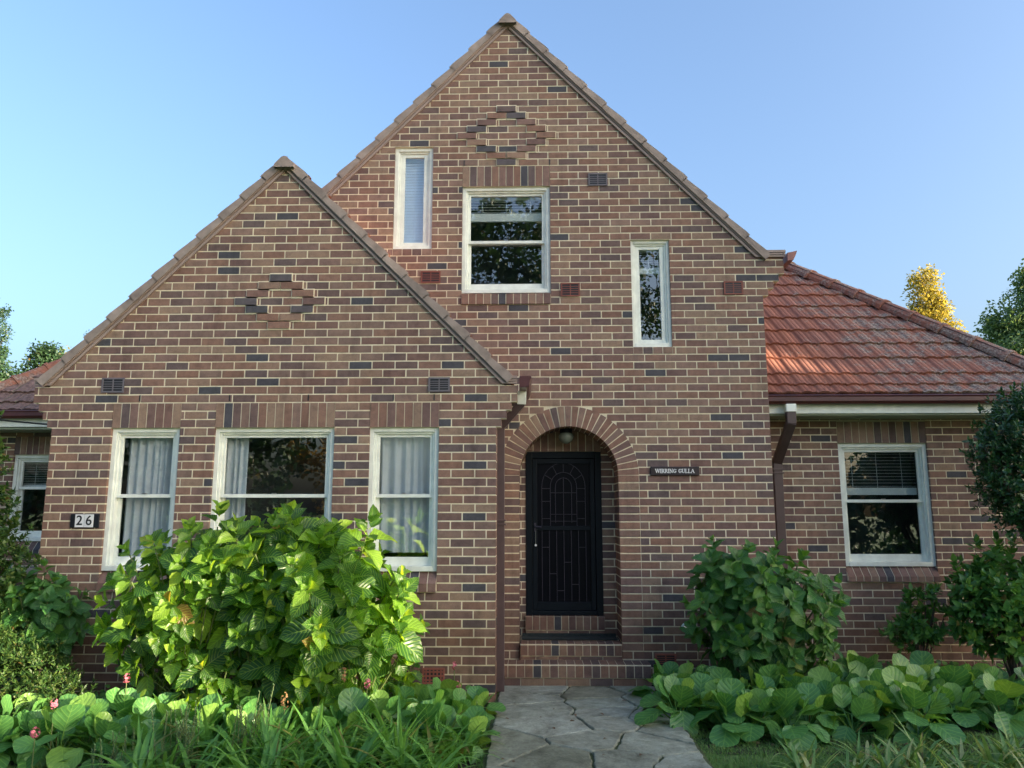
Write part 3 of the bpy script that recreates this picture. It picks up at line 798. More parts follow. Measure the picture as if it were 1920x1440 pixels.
def serif_text(s, x0, width, h, z, y, mat, parent):
    tot = sum(LET[c][0] for c in s); k = width/tot; x = x0; i = 0
    for c in s:
        w, st, se = LET[c]
        if st:
            q = MB()
            for (a_, b_, th) in st:
                i += 1
                q.bar((x+a_[0]*k, y-.0001*(i % 5), z+a_[1]*h), (x+b_[0]*k, y-.0001*(i % 5), z+b_[1]*h), .0090 if th else .0048, .0016, up=(0,1,0))
            for (sx_, sz_) in se:
                q.box(x+(sx_-.2)*k, x+(sx_+.2)*k, y-.0016, y+.0004, z+sz_*h-.0025, z+sz_*h+.0025)
            q.build('letter', mat, parent)
        x += w*k
serif_text('WIRRING GULLA', -.215, .430, .042, -.020, -.024, MT['tablet'], ns)

# cable at the left eave
cb = empty('overhead_cable', (-5.17, 1.0, 2.86)); tag(cb, 'black service cable running down to a clamp under the left eave', 'cable')
q = MB(); P0 = Vector((-7.6, -.6, 3.15)); P1 = Vector((-5.20, .9, 2.88))
q.tube([P0.lerp(P1, t)+Vector((0, 0, -.10*math.sin(math.pi*t)))-Vector((-5.17, 1.0, 2.86)) for t in [i/10 for i in range(11)]], .011, 6)
q.build('wire', MT['cable'], cb)
q = MB(); q.box(-.10, .06, -.05, .05, -.05, .015); q.tube([(-.05, -.06, -.03), (.1, -.04, -.05)], .022, 8); q.tube([(.02, 0, 0), (.03, 0, .1)], .018, 8); q.build('clamp', MT['cable'], cb, .004)

# ================================================================== ground
def mat_ground(name, stops, sc, bmp=.5):
    m, nt, b = newmat(name); co = objco(nt)
    n1 = noise(nt, sc, 8, .7, co)
    nt.links.new(ramp(nt, n1, stops), b.inputs['Base Color']); b.inputs['Roughness'].default_value = .95
    bump(nt, b, noise(nt, sc*5, 5, .7, co), bmp, .02); return m
q = MB(); n_ = 24
E_ = 400
q.poly([(-E_, -E_, -.02), (E_, -E_, -.02), (E_, E_, -.02), (-E_, E_, -.02)], [(0,1,2,3)])
tag(q.build('ground', mat_ground('lawn', [(.3, (.045,.085,.022)), (.5, (.075,.14,.035)), (.7, (.12,.17,.055))], 3)), kind='structure')
q = MB()
for x0, x1, y0, y1 in ((-6.5, -.30, -2.75, -.89), (1.22, 7.5, -2.35, .6), (-9, -4.95, -2.6, 1.65)):
    q.poly([(x0, y0, -.012+.004*(x0 < -8)), (x1, y0, -.012+.004*(x0 < -8)), (x1, y1, -.012+.004*(x0 < -8)), (x0, y1, -.012+.004*(x0 < -8))], [(0,1,2,3)])
tag(q.build('garden_bed', mat_ground('soil', [(.3, (.012,.009,.007)), (.6, (.035,.025,.018)), (.8, (.06,.045,.03))], 14, .9)), kind='structure')

def clip(poly, p, n):
    out = []
    for i in range(len(poly)):
        a = poly[i]; b = poly[(i+1) % len(poly)]
        da = (a[0]-p[0])*n[0]+(a[1]-p[1])*n[1]; db = (b[0]-p[0])*n[0]+(b[1]-p[1])*n[1]
        if da <= 0: out.append(a)
        if (da < 0) != (db < 0) and abs(da-db) > 1e-9:
            t = da/(da-db); out.append((a[0]+(b[0]-a[0])*t, a[1]+(b[1]-a[1])*t))
    return out
def mat_stone():
    m, nt, b = newmat('flagstone'); co = objco(nt)
    base = ramp(nt, island(nt), [(0, (.22,.23,.18)), (.3, (.29,.305,.25)), (.5, (.165,.17,.12)), (.75, (.32,.335,.29)), (1, (.23,.225,.16))])
    n1 = noise(nt, 2.4, 8, .72, co, .6); n2 = noise(nt, 11, 7, .75, co, .3); n3 = noise(nt, 60, 3, .7, co)
    c = mixc(nt, .85, base, ramp(nt, n1, [(.32, (.30,.29,.22)), (.45, (.85,.85,.78)), (.58, (1.2,1.22,1.18)), (.70, (.62,.62,.45))]), 'MULTIPLY')
    c = mixc(nt, .7, c, ramp(nt, n2, [(.35, (.5,.5,.47)), (.55, (1,1,1)), (.72, (1.45,1.45,1.42))]), 'MULTIPLY')
    c = mixc(nt, .4, c, ramp(nt, n3, [(.3, (.6,.6,.6)), (.7, (1.2,1.2,1.2))]), 'MULTIPLY')
    nt.links.new(c, b.inputs['Base Color']); b.inputs['Roughness'].default_value = .8
    bump(nt, b, math_(nt, 'ADD', n1, n2), .6, .02); return m
seeds = []
for j in range(10):
    for i in range(3):
        seeds.append((-.1+i*.56+(j % 2)*.26+random.uniform(-.22, .22), -.45-j*.46+random.uniform(-.17, .17)))
q = MB()
for i, s in enumerate(seeds):
    poly = [(-.33, -5.2), (1.26, -5.2), (1.26, -.29), (-.33, -.29)]
    for j, t in enumerate(seeds):
        if i == j: continue
        dx, dy = t[0]-s[0], t[1]-s[1]; L = math.hypot(dx, dy)
        if L > 2: continue
        poly = clip(poly, ((s[0]+t[0])/2-dx/L*.010, (s[1]+t[1])/2-dy/L*.010), (dx/L, dy/L))
        if len(poly) < 3: break
    if len(poly) < 3: continue
    P = []
    for a in range(len(poly)):                 # roughen the outline
        p0 = poly[a]; p1 = poly[(a+1) % len(poly)]; L = math.hypot(p1[0]-p0[0], p1[1]-p0[1]); k = max(1, int(L/.05))
        for c in range(k):
            u = c/k; w = .009 if 0 < c else .004
            P.append((p0[0]+(p1[0]-p0[0])*u+random.uniform(-w, w), p0[1]+(p1[1]-p0[1])*u+random.uniform(-w, w)))
    cx = sum(p[0] for p in P)/len(P); cy = sum(p[1] for p in P)/len(P)
    z = .050+random.uniform(-.004, .004); tx, ty = random.uniform(-.012, .012), random.uniform(-.012, .012)
    n = len(P)
    zz = lambda x, y: z+(x-cx)*tx+(y-cy)*ty
    rings = [[(cx+(p[0]-cx)*k, cy+(p[1]-cy)*k, zz(*p)-d) for p in P] for k, d in ((1.0, .05), (1.0, .011), (.985, .003), (.96, 0))]
    vs = [v for r_ in rings for v in r_]
    fs = [(a*n+i_, a*n+(i_+1) % n, (a+1)*n+(i_+1) % n, (a+1)*n+i_) for a in range(3) for i_ in range(n)]
    q.poly(vs, fs+[tuple(range(3*n, 4*n))])
tag(q.build('path', mat_stone()), kind='structure')
q = MB(); q.poly([(-.36, -5.2, .031), (1.29, -5.2, .031), (1.29, -.28, .031), (-.36, -.28, .031)], [(0,1,2,3)])
tag(q.build('path_bedding', mat_ground('joint_earth', [(.3, (.03,.035,.015)), (.6, (.07,.09,.03))], 10)), kind='structure')

# ================================================================== foliage
def leaf(L, W, shape='ovate', nu=4, nv=7, fold=.12, bend=.5, ruffle=0, petiole=0.0, serr=0.0, ph=0.0, cup=0.0):
    """returns verts (n,3), quads (m,4), uvs (n,2); leaf grows along +Y, upper face +Z"""
    V = []; U = []; y = z = 0.0; th = 0.0; Lp = petiole; F = []
    if Lp > 0:
        V += [(-.003, -Lp, -.0), (.003, -Lp, -.0), (.003, 0, 0), (-.003, 0, 0)]; U += [(.5, 0)]*4; F.append((0, 1, 2, 3))
    b0 = len(V)
    for j in range(nv+1):
        v = j/nv
        if shape == 'ovate': w = (math.sin(math.pi*min(1, v**.78))**.85)*(1-.25*v) if 0 < v < 1 else 0.0; w *= 1.08
        elif shape == 'round': w = math.sqrt(max(0, 1-((v-.56)/.57)**2)) if v < .98 else .42; w = max(w, .12)
        elif shape == 'strap': w = min(1, .55+v*1.5)*(1-max(0, v-.35)**2*2.3) if v < 1 else 0.0
        else: w = math.sin(math.pi*v)
        w = max(w, .02)*W/2
        for i in range(nu+1):
            u = i/nu*2-1
            s = 1.0
            if abs(u) > .99 and serr: s = 1+serr*(1 if j % 2 else -1)
            x = u*w*s
            zz = fold*abs(x)+cup*(x/(W/2))**2*W*.5+ruffle*W*math.sin(v*11+ph+u*1.5)*abs(u)
            V.append((x, y-math.sin(th)*0, z+zz)); U.append((i/nu, v))
        y += math.cos(th)*L/nv; z -= math.sin(th)*L/nv; th += bend/nv
    for j in range(nv):
        for i in range(nu): q = b0+j*(nu+1)+i; F.append((q, q+1, q+nu+2, q+nu+1))
    return np.array(V, float), np.array(F, int), np.array(U, float)
def xf(t, rot, loc, sc=1.0):
    v, f, u = t; return (v*sc)@np.array(rot).T+np.array(loc), f, u
def joinT(ts):
    V = []; F = []; U = []; b = 0
    for v, f, u in ts: V.append(v); F.append(f+b); U.append(u); b += len(v)
    return np.concatenate(V), np.concatenate(F), np.concatenate(U)
def Rm(*seq):
    m = Matrix.Identity(3)
    for ax, an in seq: m = m @ Matrix.Rotation(an, 3, ax)
    return np.array(m)
def toward(d):
    """rotation that takes +Z to direction d with random spin"""
    q_ = Vector(d).normalized().to_track_quat('Z', 'Y').to_matrix(); return np.array(q_ @ Matrix.Rotation(random.uniform(0, 6.28), 3, 'Z'))
def quadmesh(name, T, mats, parent=None, smooth=True, midx=None):
    v, f, u = T; me = bpy.data.meshes.new(name)
    me.vertices.add(len(v)); me.vertices.foreach_set('co', v.astype(np.float32).ravel())
    me.loops.add(len(f)*4); me.loops.foreach_set('vertex_index', f.astype(np.int32).ravel())
    me.polygons.add(len(f)); me.polygons.foreach_set('loop_start', np.arange(0, len(f)*4, 4, dtype=np.int32))
    try: me.polygons.foreach_set('loop_total', np.full(len(f), 4, dtype=np.int32))
    except Exception: pass
    me.update(calc_edges=True)
    uvl = me.uv_layers.new(name='UVMap'); uvl.data.foreach_set('uv', u[f.ravel()].astype(np.float32).ravel())
    if smooth: me.polygons.foreach_set('use_smooth', np.ones(len(f), dtype=bool))
    for m in (mats if isinstance(mats, (list, tuple)) else [mats]): me.materials.append(m)
    if midx is not None: me.polygons.foreach_set('material_index', midx)
    me.validate()
    return link_mesh(name, me, parent)

LF = {}
LF['hyd'] = mat_leaf('hydrangea_leaf_sun', [(.026,.090,.016), (.038,.120,.020), (.034,.108,.020), (.075,.185,.026), (.15,.29,.036), (.25,.38,.05)], .36, .45, (4.2,3.3,1.0), .6, 8, 2.6, .32, .5)  # lightest yellow-greens raised, putting extra sunlight into the leaf colour
LF['hyd2'] = mat_leaf('hydrangea_leaf_shade', [(0.038,0.123,0.036), (0.051,0.161,0.041), (0.042,0.140,0.036), (0.068,0.196,0.043), (0.135,0.294,0.042)], .34, .3, (2.0,1.8,.7), .55, 8, 2.6, .25, .5)  # copy for the shaded bushes, without the sunlit yellow-greens
LF['berg'] = mat_leaf('round_leaf', [(0.064,0.196,0.056), (0.088,0.239,0.067), (0.077,0.217,0.063), (0.120,0.290,0.070), (0.208,0.348,0.063)], .36, .28, (2.2,1.9,.7), .4, 5, 2.2, .22, .45)
LF['strap'] = mat_leaf('strap_leaf', [(.085,.235,.045), (.115,.28,.055), (.10,.25,.05), (.16,.32,.07)], .42, .32, (1.8,1.6,.7), .12, 1, .1, .1)
LF['strap_y'] = mat_leaf('variegated_strap_leaf', [(.07,.19,.055), (.10,.23,.06), (.13,.26,.075), (.17,.29,.09), (.38,.40,.18)], .42, .3, (1.6,1.5,.7), .12, 1, .1, .1)
LF['small'] = mat_leaf('small_leaf', [(0.042,0.136,0.035), (0.066,0.182,0.042), (0.095,0.246,0.053), (0.142,0.292,0.062)], .35, .25, (2.0,1.8,.7), .1, 5, 2, .1, .5)
LF['glossy'] = mat_leaf('glossy_leaf', [(0.014,0.051,0.018), (0.022,0.074,0.023), (0.031,0.101,0.031), (0.070,0.162,0.052)], .28, .2, (2.0,1.9,.8), .1, 5, 2, .1, .55)
LF['azal'] = mat_leaf('azalea_leaf', [(.025,.07,.016), (.04,.10,.022), (.06,.13,.028), (.12,.17,.04)], .45, .3, (2.0,1.8,.7), 0, 5, 2, .1)
LF['rosem'] = mat_leaf('rosemary_needle', [(0.091,0.182,0.078), (0.130,0.234,0.111), (0.169,0.260,0.130)], .6, .15, (1.5,1.4,1), 0, 5, 2, 0)
LF['gold'] = mat_leaf('golden_tree_leaf', [(.27,.25,.06), (.38,.32,.07), (.20,.22,.07), (.46,.37,.08)], .6, .45, (1.5,1.3,.7), 0, 5, 2, 0)
LF['tree'] = mat_leaf('tree_leaf', [(.035,.085,.03), (.05,.11,.04), (.07,.14,.045), (.10,.17,.05)], .5, .3, (1.8,1.6,.8), 0, 5, 2, 0)
LF['tree_d'] = mat_leaf('dark_tree_leaf', [(.022,.06,.03), (.035,.08,.036), (.05,.10,.04)], .5, .25, (1.6,1.5,.8), 0, 5, 2, 0)
LF['tree_l'] = mat_leaf('hazed_tree_leaf', [(.10,.18,.085), (.13,.22,.10), (.17,.26,.12), (.21,.29,.14)], .6, .35, (1.8,1.6,.8), 0, 5, 2, 0)  # paler grey-green: distance haze put into the leaf colour
LF['tree_o'] = mat_leaf('russet_tree_leaf', [(.16,.10,.03), (.22,.14,.04), (.12,.10,.03)], .5, .4, (1.6,1.4,.8), 0, 5, 2, 0)

# ---- hydrangea
def hyd_shoot(seed):
    rnd = random.Random(seed); parts = []
    nodes = 5
    for k in range(nodes):
        t = k/(nodes-1); z = .02+t*.20
        L = .26*(1-.58*t)*rnd.uniform(.65, 1.15); W = L*.78
        el = R(-4+62*t)+rnd.uniform(-.25, .25)
        for s in (0, 1):
            az = math.pi*s+(math.pi/2)*(k % 2)+rnd.uniform(-.3, .3)
            lf = leaf(L, W, 'ovate', 4, 9, .32+.2*t, .5-.3*t+rnd.uniform(-.2, .3), .035, .035*(1-t)+.008, .07, rnd.uniform(0, 6))
            lf = (lf[0]+np.array([0, .035*(1-t)+.012, 0]), lf[1], lf[2])
            parts.append(xf(lf, Rm(('Z', az), ('X', el), ('Y', rnd.uniform(-.25, .25))), (0, 0, z)))
    return joinT(parts)
HS = [hyd_shoot(i) for i in range(12)]
def stemT(a, b, r=.006):
    a = np.array(a, float); b = np.array(b, float); t = b-a; t /= np.linalg.norm(t)+1e-9
    x = np.cross(t, [0.3, 1, .1]); x /= np.linalg.norm(x); y = np.cross(t, x)
    V = [p+(x*i+y*j)*rr for p, rr in ((a, r*1.4), (b, r)) for i, j in ((1,0), (0,1), (-1,0), (0,-1))]
    return np.array(V), np.array([(k, (k+1) % 4, 4+(k+1) % 4, 4+k) for k in range(4)]), np.zeros((8, 2))
def hydrangea(name, label, centers, count, mat, group=None, sc=1.0, cat='bush', base=None, seed=1, inner=.35):
    random.seed(seed)
    root = empty(name, base or (centers[0][0], centers[0][1], 0)); tag(root, label, cat, group)
    b = Vector(root.location); parts = []; stems = []
    tot = sum(c[6] if len(c) > 6 else 1 for c in centers)
    for c in centers:
        cx, cy, cz, rx, ry, rz = c[:6]; n = int(count*(c[6] if len(c) > 6 else 1)/tot)
        for i in range(n):
            # golden spiral over the visible part of the dome
            g = (i+.5)/n; zc = 1-1.62*g; ph = i*2.39996+random.uniform(-.3, .3)
            rr = math.sqrt(max(0, 1-zc*zc)); d = Vector((rr*math.cos(ph), rr*math.sin(ph), zc))
            k = random.uniform(.70, 1.16) if random.random() > inner*.6 else random.uniform(.4, .7)
            p = Vector((cx+d.x*rx*k, cy+d.y*ry*k, cz+d.z*rz*k))
            if p.z < .12: continue
            dr = (Vector((d.x/rx, d.y/ry, d.z/rz)).normalized()*.8+Vector((.12, -.42, .50))).normalized()
            s = random.uniform(.70, 1.15)*sc
            p2 = p - dr*.14*s
            parts.append(xf(random.choice(HS), toward(dr), tuple(p2-b), s))
            j = Vector((cx+(p.x-cx)*.25, cy+(p.y-cy)*.25, max(.05, (p.z)*.35)))
            stems.append(stemT(j-b, p2+dr*.12-b, .0065)); 
            if i % 3 == 0: stems.append(stemT(Vector((cx+random.uniform(-.15,.15), cy+random.uniform(-.1,.1), 0))-b, j-b, .010))
    quadmesh('foliage', joinT(parts), mat, root); quadmesh('stems', joinT(stems), MT['stem'], root)
    return root
hydrangea('hydrangea_bush', 'sunlit hydrangea bush below the wide window, nearer the path', [(-1.80, -1.95, 1.10, .66, .46, .60, 1.5), (-2.02, -1.85, 1.46, .34, .3, .34, .5), (-1.45, -1.85, .75, .42, .38, .38, .5), (-1.85, -1.9, .55, .6, .4, .32, .6), (-2.25, -1.85, 1.0, .4, .35, .5, .6)], 118, LF['hyd'], seed=3, sc=1.12, base=(-1.7, -1.8, 0))
hydrangea('hydrangea_bush', 'large-leaved hydrangea bush under the leftmost lower window', [(-2.95, -1.75, 1.12, .68, .44, .60, 1.4), (-2.5, -1.8, 1.3, .38, .35, .38, .5), (-3.3, -1.7, .8, .50, .36, .42, .45), (-2.9, -1.7, .55, .65, .4, .3, .6)], 92, LF['hyd'], seed=5, sc=1.12, base=(-2.9, -1.6, 0))
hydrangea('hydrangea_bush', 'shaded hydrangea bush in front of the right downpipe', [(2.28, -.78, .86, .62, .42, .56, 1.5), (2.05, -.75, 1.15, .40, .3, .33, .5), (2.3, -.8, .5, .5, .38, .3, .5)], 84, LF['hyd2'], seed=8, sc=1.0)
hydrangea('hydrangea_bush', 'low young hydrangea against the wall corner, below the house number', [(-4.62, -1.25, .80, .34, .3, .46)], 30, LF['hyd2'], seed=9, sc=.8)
hydrangea('hydrangea_sprig', 'small sunlit hydrangea sprig low in front of the two big bushes', [(-1.75, -2.15, .38, .22, .14, .22)], 8, LF['hyd'], cat='plant', seed=10, sc=.75)
hydrangea('hydrangea_sprig', 'small hydrangea sprig beside the square air vent near the ground', [(-1.17, -1.35, .30, .14, .12, .18)], 5, LF['hyd'], cat='plant', seed=12, sc=.7)
hydrangea('hydrangea_sprig', 'small hydrangea sprig under the left big bush', [(-2.65, -2.05, .34, .26, .14, .20)], 8, LF['hyd'], cat='plant', seed=13, sc=.7)

# ---- twig shrubs with small leaves
def leaf_cluster(seed, n, L, W, spread, shape='ovate', up=.6, nu=2, nv=3):
    rnd = random.Random(seed); parts = []
    for i in range(n):
        t = i/n; az = i*2.4+rnd.uniform(-.4, .4); el = R(5+65*t)+rnd.uniform(-.3, .3)
        s = rnd.uniform(.7, 1.1)
        lf = leaf(L*s, W*s, shape, nu, nv, .25, rnd.uniform(.1, .6))
        parts.append(xf(lf, Rm(('Z', az), ('X', el), ('Y', rnd.uniform(-.4, .4))), (0, 0, spread*t)))
    return joinT(parts)
def shrub(name, label, lumps, n, tmpl, mat, cat='shrub', group=None, seed=1, base=None, stems=6, minz=.05, fill=.5, sc=(.8, 1.2), trunk=.012):
    random.seed(seed)
    root = empty(name, base or (lumps[0][0], lumps[0][1], 0)); tag(root, label, cat, group); b = Vector(root.location)
    parts = []; st = []
    vol = [l[3]*l[4]*l[5] for l in lumps]
    vol = [v**.67 for v in vol]
    for l, vv in zip(lumps, vol):
        cx, cy, cz, rx, ry, rz = l
        for i in range(int(n*vv/sum(vol))):
            d = Vector((random.gauss(0, 1), random.gauss(0, 1), random.gauss(0, 1)+.15)).normalized()
            k = random.uniform(fill, 1.0)**.6*random.uniform(.84, 1.24)
            p = Vector((cx+d.x*rx*k, cy+d.y*ry*k, cz+d.z*rz*k))
            if p.z < minz: continue
            dr = (d*.8+Vector((0, 0, .6))+Vector([random.uniform(-.5, .5) for _ in range(3)])).normalized()
            parts.append(xf(random.choice(tmpl), toward(dr), tuple(p-b), random.uniform(*sc)))
        for i in range(stems):
            p = Vector((cx+random.uniform(-.7, .7)*rx, cy+random.uniform(-.6, .6)*ry, cz+random.uniform(0, .7)*rz))
            mid = Vector((b.x+(p.x-b.x)*.4, b.y+(p.y-b.y)*.4, p.z*.5))
            st += [stemT(Vector((b.x+random.uniform(-.04, .04), b.y, 0))-b, mid-b, trunk), stemT(mid-b, p-b, trunk*.6)]
    quadmesh('foliage', joinT(parts), mat, root); quadmesh('stems', joinT(st), MT['bark'], root)
    return root
C_big = [leaf_cluster(i, 9, .105, .055, .09, nu=2, nv=5) for i in range(4)]
C_med = [leaf_cluster(10+i, 9, .075, .042, .07, nu=2, nv=4) for i in range(4)]
C_sm = [leaf_cluster(20+i, 10, .042, .018, .05, nu=2, nv=2) for i in range(4)]
C_cam = [leaf_cluster(30+i, 10, .055, .026, .07, nu=2, nv=3) for i in range(4)]
shrub('leafy_shrub', 'thin young shrub with bare stems below the right window', [(4.28, .05, .72, .26, .2, .26), (4.12, .1, .50, .2, .15, .16)], 95, C_big, LF['small'], seed=21, base=(4.2, .1, 0), stems=4, trunk=.008, sc=(.7, 1.05))
shrub('leafy_shrub', 'full dark green shrub at the right edge under the small-leaved tree', [(4.98, -.25, .92, .44, .36, .50), (4.72, -.3, .80, .32, .3, .42)], 330, C_big, LF['small'], seed=22, stems=6)
cam = shrub('small_leaved_tree', 'dark glossy small-leaved tree reaching in front of the right eave', [(5.15, -.55, 2.50, .45, .45, .46), (4.95, -.6, 2.15, .34, .35, .42), (5.05, -.55, 1.85, .26, .28, .30), (4.74, -.6, 2.42, .18, .18, .16), (5.25, -.5, 2.85, .28, .3, .22)], 1400, C_cam, LF['glossy'], 'tree', seed=23, base=(5.55, -.45, 0), stems=4, trunk=.03, fill=.3, sc=(.8, 1.25))
shrub('azalea_shrub', 'small-leaved azalea shrub with a few pink flowers at the left edge', [(-4.6, -1.75, .36, .55, .32, .34), (-4.15, -1.9, .25, .35, .25, .22), (-5.0, -1.7, .5, .4, .4, .4)], 1500, C_sm, LF['azal'], seed=24, stems=3)
shrub('leafy_shrub', 'dark shrub in the corner beneath the far left window', [(-5.5, -.7, .72, .42, .4, .52), (-5.15, -.5, .5, .3, .3, .4)], 420, C_med, LF['small'], seed=25, stems=4)
shrub('maple_shrub', 'pale feathery shrub reaching in from the left edge', [(-5.12, -1.3, 1.30, .30, .3, .42), (-5.35, -1.2, 1.75, .26, .3, .38), (-5.3, -1.35, 2.30, .16, .2, .28), (-5.42, -1.3, 2.75, .12, .2, .14)], 620, C_med, LF['azal'], seed=26, base=(-5.6, -1.3, 0), stems=4, sc=(.6, .95), fill=.2)

# ---- round-leaved bergenia
def berg_plant(seed, n=13, sp=1.0):
    rnd = random.Random(seed); parts = []
    for i in range(n):
        t = i/n; az = i*2.4+rnd.uniform(-.35, .35); L = rnd.uniform(.17, .25)*(1-.25*t)*sp
        el = R(26+54*t+rnd.uniform(-14, 14)); pt_ = rnd.uniform(.10, .17)
        lf = leaf(L, L*rnd.uniform(.92, 1.08), 'round', 6, 7, .05, rnd.uniform(.0, .6)-.2*t, .035, 0, 0, rnd.uniform(0, 6), rnd.uniform(.02, .16))
        # tilt the blade outwards on top of its stalk
        d = np.array([math.cos(az+math.pi/2)*math.cos(el), math.sin(az+math.pi/2)*math.cos(el), math.sin(el)])
        tip = d*pt_*1.25
        parts.append(xf(lf, Rm(('Z', az), ('X', R(rnd.uniform(-58, -8)) if t < .42 else (R(rnd.uniform(-15, 40)) if t < .68 else R(rnd.uniform(48, 80)))), ('Y', rnd.uniform(-.35, .35))), tip))
        parts.append(stemT((0, 0, 0), tip+d*.01, .005))
    return joinT(parts)
bp = []
for s in range(6):
    root = empty('bergenia_plant'); quadmesh('leaves', berg_plant(40+s, 13+s % 3*2), LF['berg'], root); bp.append(root)
def copy_tree(o, parent=None):
    c = o.copy(); COL.objects.link(c)
    if parent is not None: c.parent = parent
    for ch in list(o.children): copy_tree(ch, c)
    return c
used = set()
def place(protos, x, y, z, rz, sc, label, cat, group, rnd=random):
    i = rnd.randrange(len(protos)); p = protos[i]
    o = p if id(p) not in used else copy_tree(p)
    used.add(id(p))
    o.location = (x, y, z); o.rotation_euler = (rnd.uniform(-.12, .12), rnd.uniform(-.12, .12), rz); o.scale = (sc, sc, sc*rnd.uniform(.9, 1.1))
    tag(o, label, cat, group); return o
random.seed(77)
def scatter(n, region, mind, fixed=()):
    pts = list(fixed); t = 0
    while len(pts) < n and t < 20000:
        t += 1; p = region()
        if all((p[0]-q_[0])**2+(p[1]-q_[1])**2 > mind**2 for q_ in pts): pts.append(p)
    return pts
ptsR = scatter(34, lambda: (random.uniform(1.25, 3.3), random.uniform(-1.95, -.75)), .215)
for x, y in ptsR:
    if x < 1.45 and y < -1.75: continue
    place(bp, x, y, 0, random.uniform(0, 6.28), random.uniform(.95, 1.2), 'round-leaved plant in the dense bed just right of the stone path', 'plant', 'round-leaved plants right of the path')
ptsR = scatter(36, lambda: (random.uniform(2.95, 5.6), random.uniform(-1.62, -.45)), .23)
for x, y in ptsR:
    if x < 3.35 and y < -.9 and random.random() < .5: continue
    place(bp, x, y, 0, random.uniform(0, 6.28), random.uniform(.9, 1.25), 'round-leaved plant under the right window towards the right edge', 'plant', 'round-leaved plants under the right window')
ptsL = scatter(26, lambda: (random.uniform(-2.0, -.48), random.uniform(-2.45, -1.3)), .235)
for x, y in ptsL:
    place(bp, x, y, 0, random.uniform(0, 6.28), random.uniform(.8, 1.1), 'round-leaved plant between the sunlit hydrangea and the stone path', 'plant', 'round-leaved plants left of the path')
ptsL = scatter(34, lambda: (random.uniform(-4.6, -2.05), random.uniform(-2.75, -2.08)), .235)
for x, y in ptsL:
    place(bp, x, y, 0, random.uniform(0, 6.28), random.uniform(.85, 1.12), 'round-leaved plant in the low row at the left front of the garden', 'plant', 'round-leaved plants at the left front')

# flowers
def flower(x, y, z, mat, label, name='flower_spike', n=26, r=.03, h=.07, cat='flower'):
    root = empty(name, (x, y, 0)); tag(root, label, cat)
    parts = []
    for i in range(n):
        d = Vector((random.gauss(0, 1), random.gauss(0, 1), random.gauss(0, 1))).normalized()
        parts.append(xf(leaf(.022, .018, 'round', 2, 2, .2, .5), toward(d), (d.x*r*.7, d.y*r*.7, z+d.z*h*.5)))
    quadmesh('petals', joinT(parts), mat, root); quadmesh('stalk', joinT([stemT((0, 0, 0), (0, 0, z), .004)]), MT['stem'], root)
flower(-1.32, -2.25, .47, MT['petal'], 'pink flower head rising just below the sunlit hydrangea')
flower(-.72, -1.25, .42, MT['petal'], 'pale pink flower head near the foot of the wall, closest to the downpipe', r=.022)
flower(-.66, -1.5, .30, MT['petal'], 'faded pink flower head between round leaves beside the path', r=.022)
flower(-3.55, -2.75, .42, MT['petal'], 'upper pink flower head among the round leaves at the far left front', r=.03)
flower(-3.55, -2.95, .27, MT['petal'], 'lowest pink flower head at the far left front', r=.04, n=34)
flower(-3.35, -2.1, .47, MT['petal'], 'red-pink flower head above the brightly sunlit leaves at left', r=.035)
flower(-1.95, -2.35, .36, MT['dry'], 'dried brown flower head below the left big hydrangea', r=.04, h=.14)
flower(-1.52, -2.2, .52, MT['dry'], 'dried brown flower head under the sunlit hydrangea', r=.03, h=.12)
o = quadmesh('fallen_petal', xf(leaf(.10, .05, 'ovate', 4, 6, .5, 1.2), Rm(('Y', 1.0), ('X', .3)), (0, 0, 0)), MT['paper']); o.location = (1.46, -1.0, .74)
tag(o, 'curled white petal caught on the left side of the shaded hydrangea', 'petal')

# ---- strap-leaved clumps
def strap_clump(seed, n=26, L0=.5, W=.036):
    rnd = random.Random(seed); parts = []
    for i in range(n):
        az = rnd.uniform(0, 6.28); L = L0*rnd.uniform(.65, 1.15); el = R(rnd.uniform(48, 86))
        lf = leaf(L, W*rnd.uniform(.7, 1.15), 'strap', 2, 9, .35, rnd.uniform(.5, 2.3), 0)
        parts.append(xf(lf, Rm(('Z', az), ('X', el), ('Y', rnd.uniform(-.3, .3))), (rnd.uniform(-.05, .05), rnd.uniform(-.05, .05), 0)))
    return joinT(parts)
sp = []
for s in range(5):
    root = empty('strap_leaved_plant'); quadmesh('leaves', strap_clump(60+s, 24+2*s), LF['strap'], root); sp.append(root)
sv = []
for s in range(4):
    root = empty('strap_leaved_plant'); quadmesh('leaves', strap_clump(80+s, 22, .40, .030), LF['strap_y'], root); sv.append(root)
pts = scatter(34, lambda: (random.uniform(-2.6, -.50), random.uniform(-3.35, -2.5)), .19)
for x, y in pts:
    place(sp, x, y, 0, random.uniform(0, 6.28), random.uniform(.8, 1.1), 'green strap-leaved clump in the front border left of the path', 'plant', 'strap-leaved clumps left of the path')
pts = scatter(22, lambda: (random.uniform(1.75, 3.7), random.uniform(-3.45, -2.72)), .21)
for x, y in pts:
    if y > -2.9 and x < 2.1: continue
    place(sv, x, y, 0, random.uniform(0, 6.28), random.uniform(.75, 1.0), 'cream-edged strap-leaved clump at the bottom right corner', 'plant', 'cream-edged clumps at the bottom right')
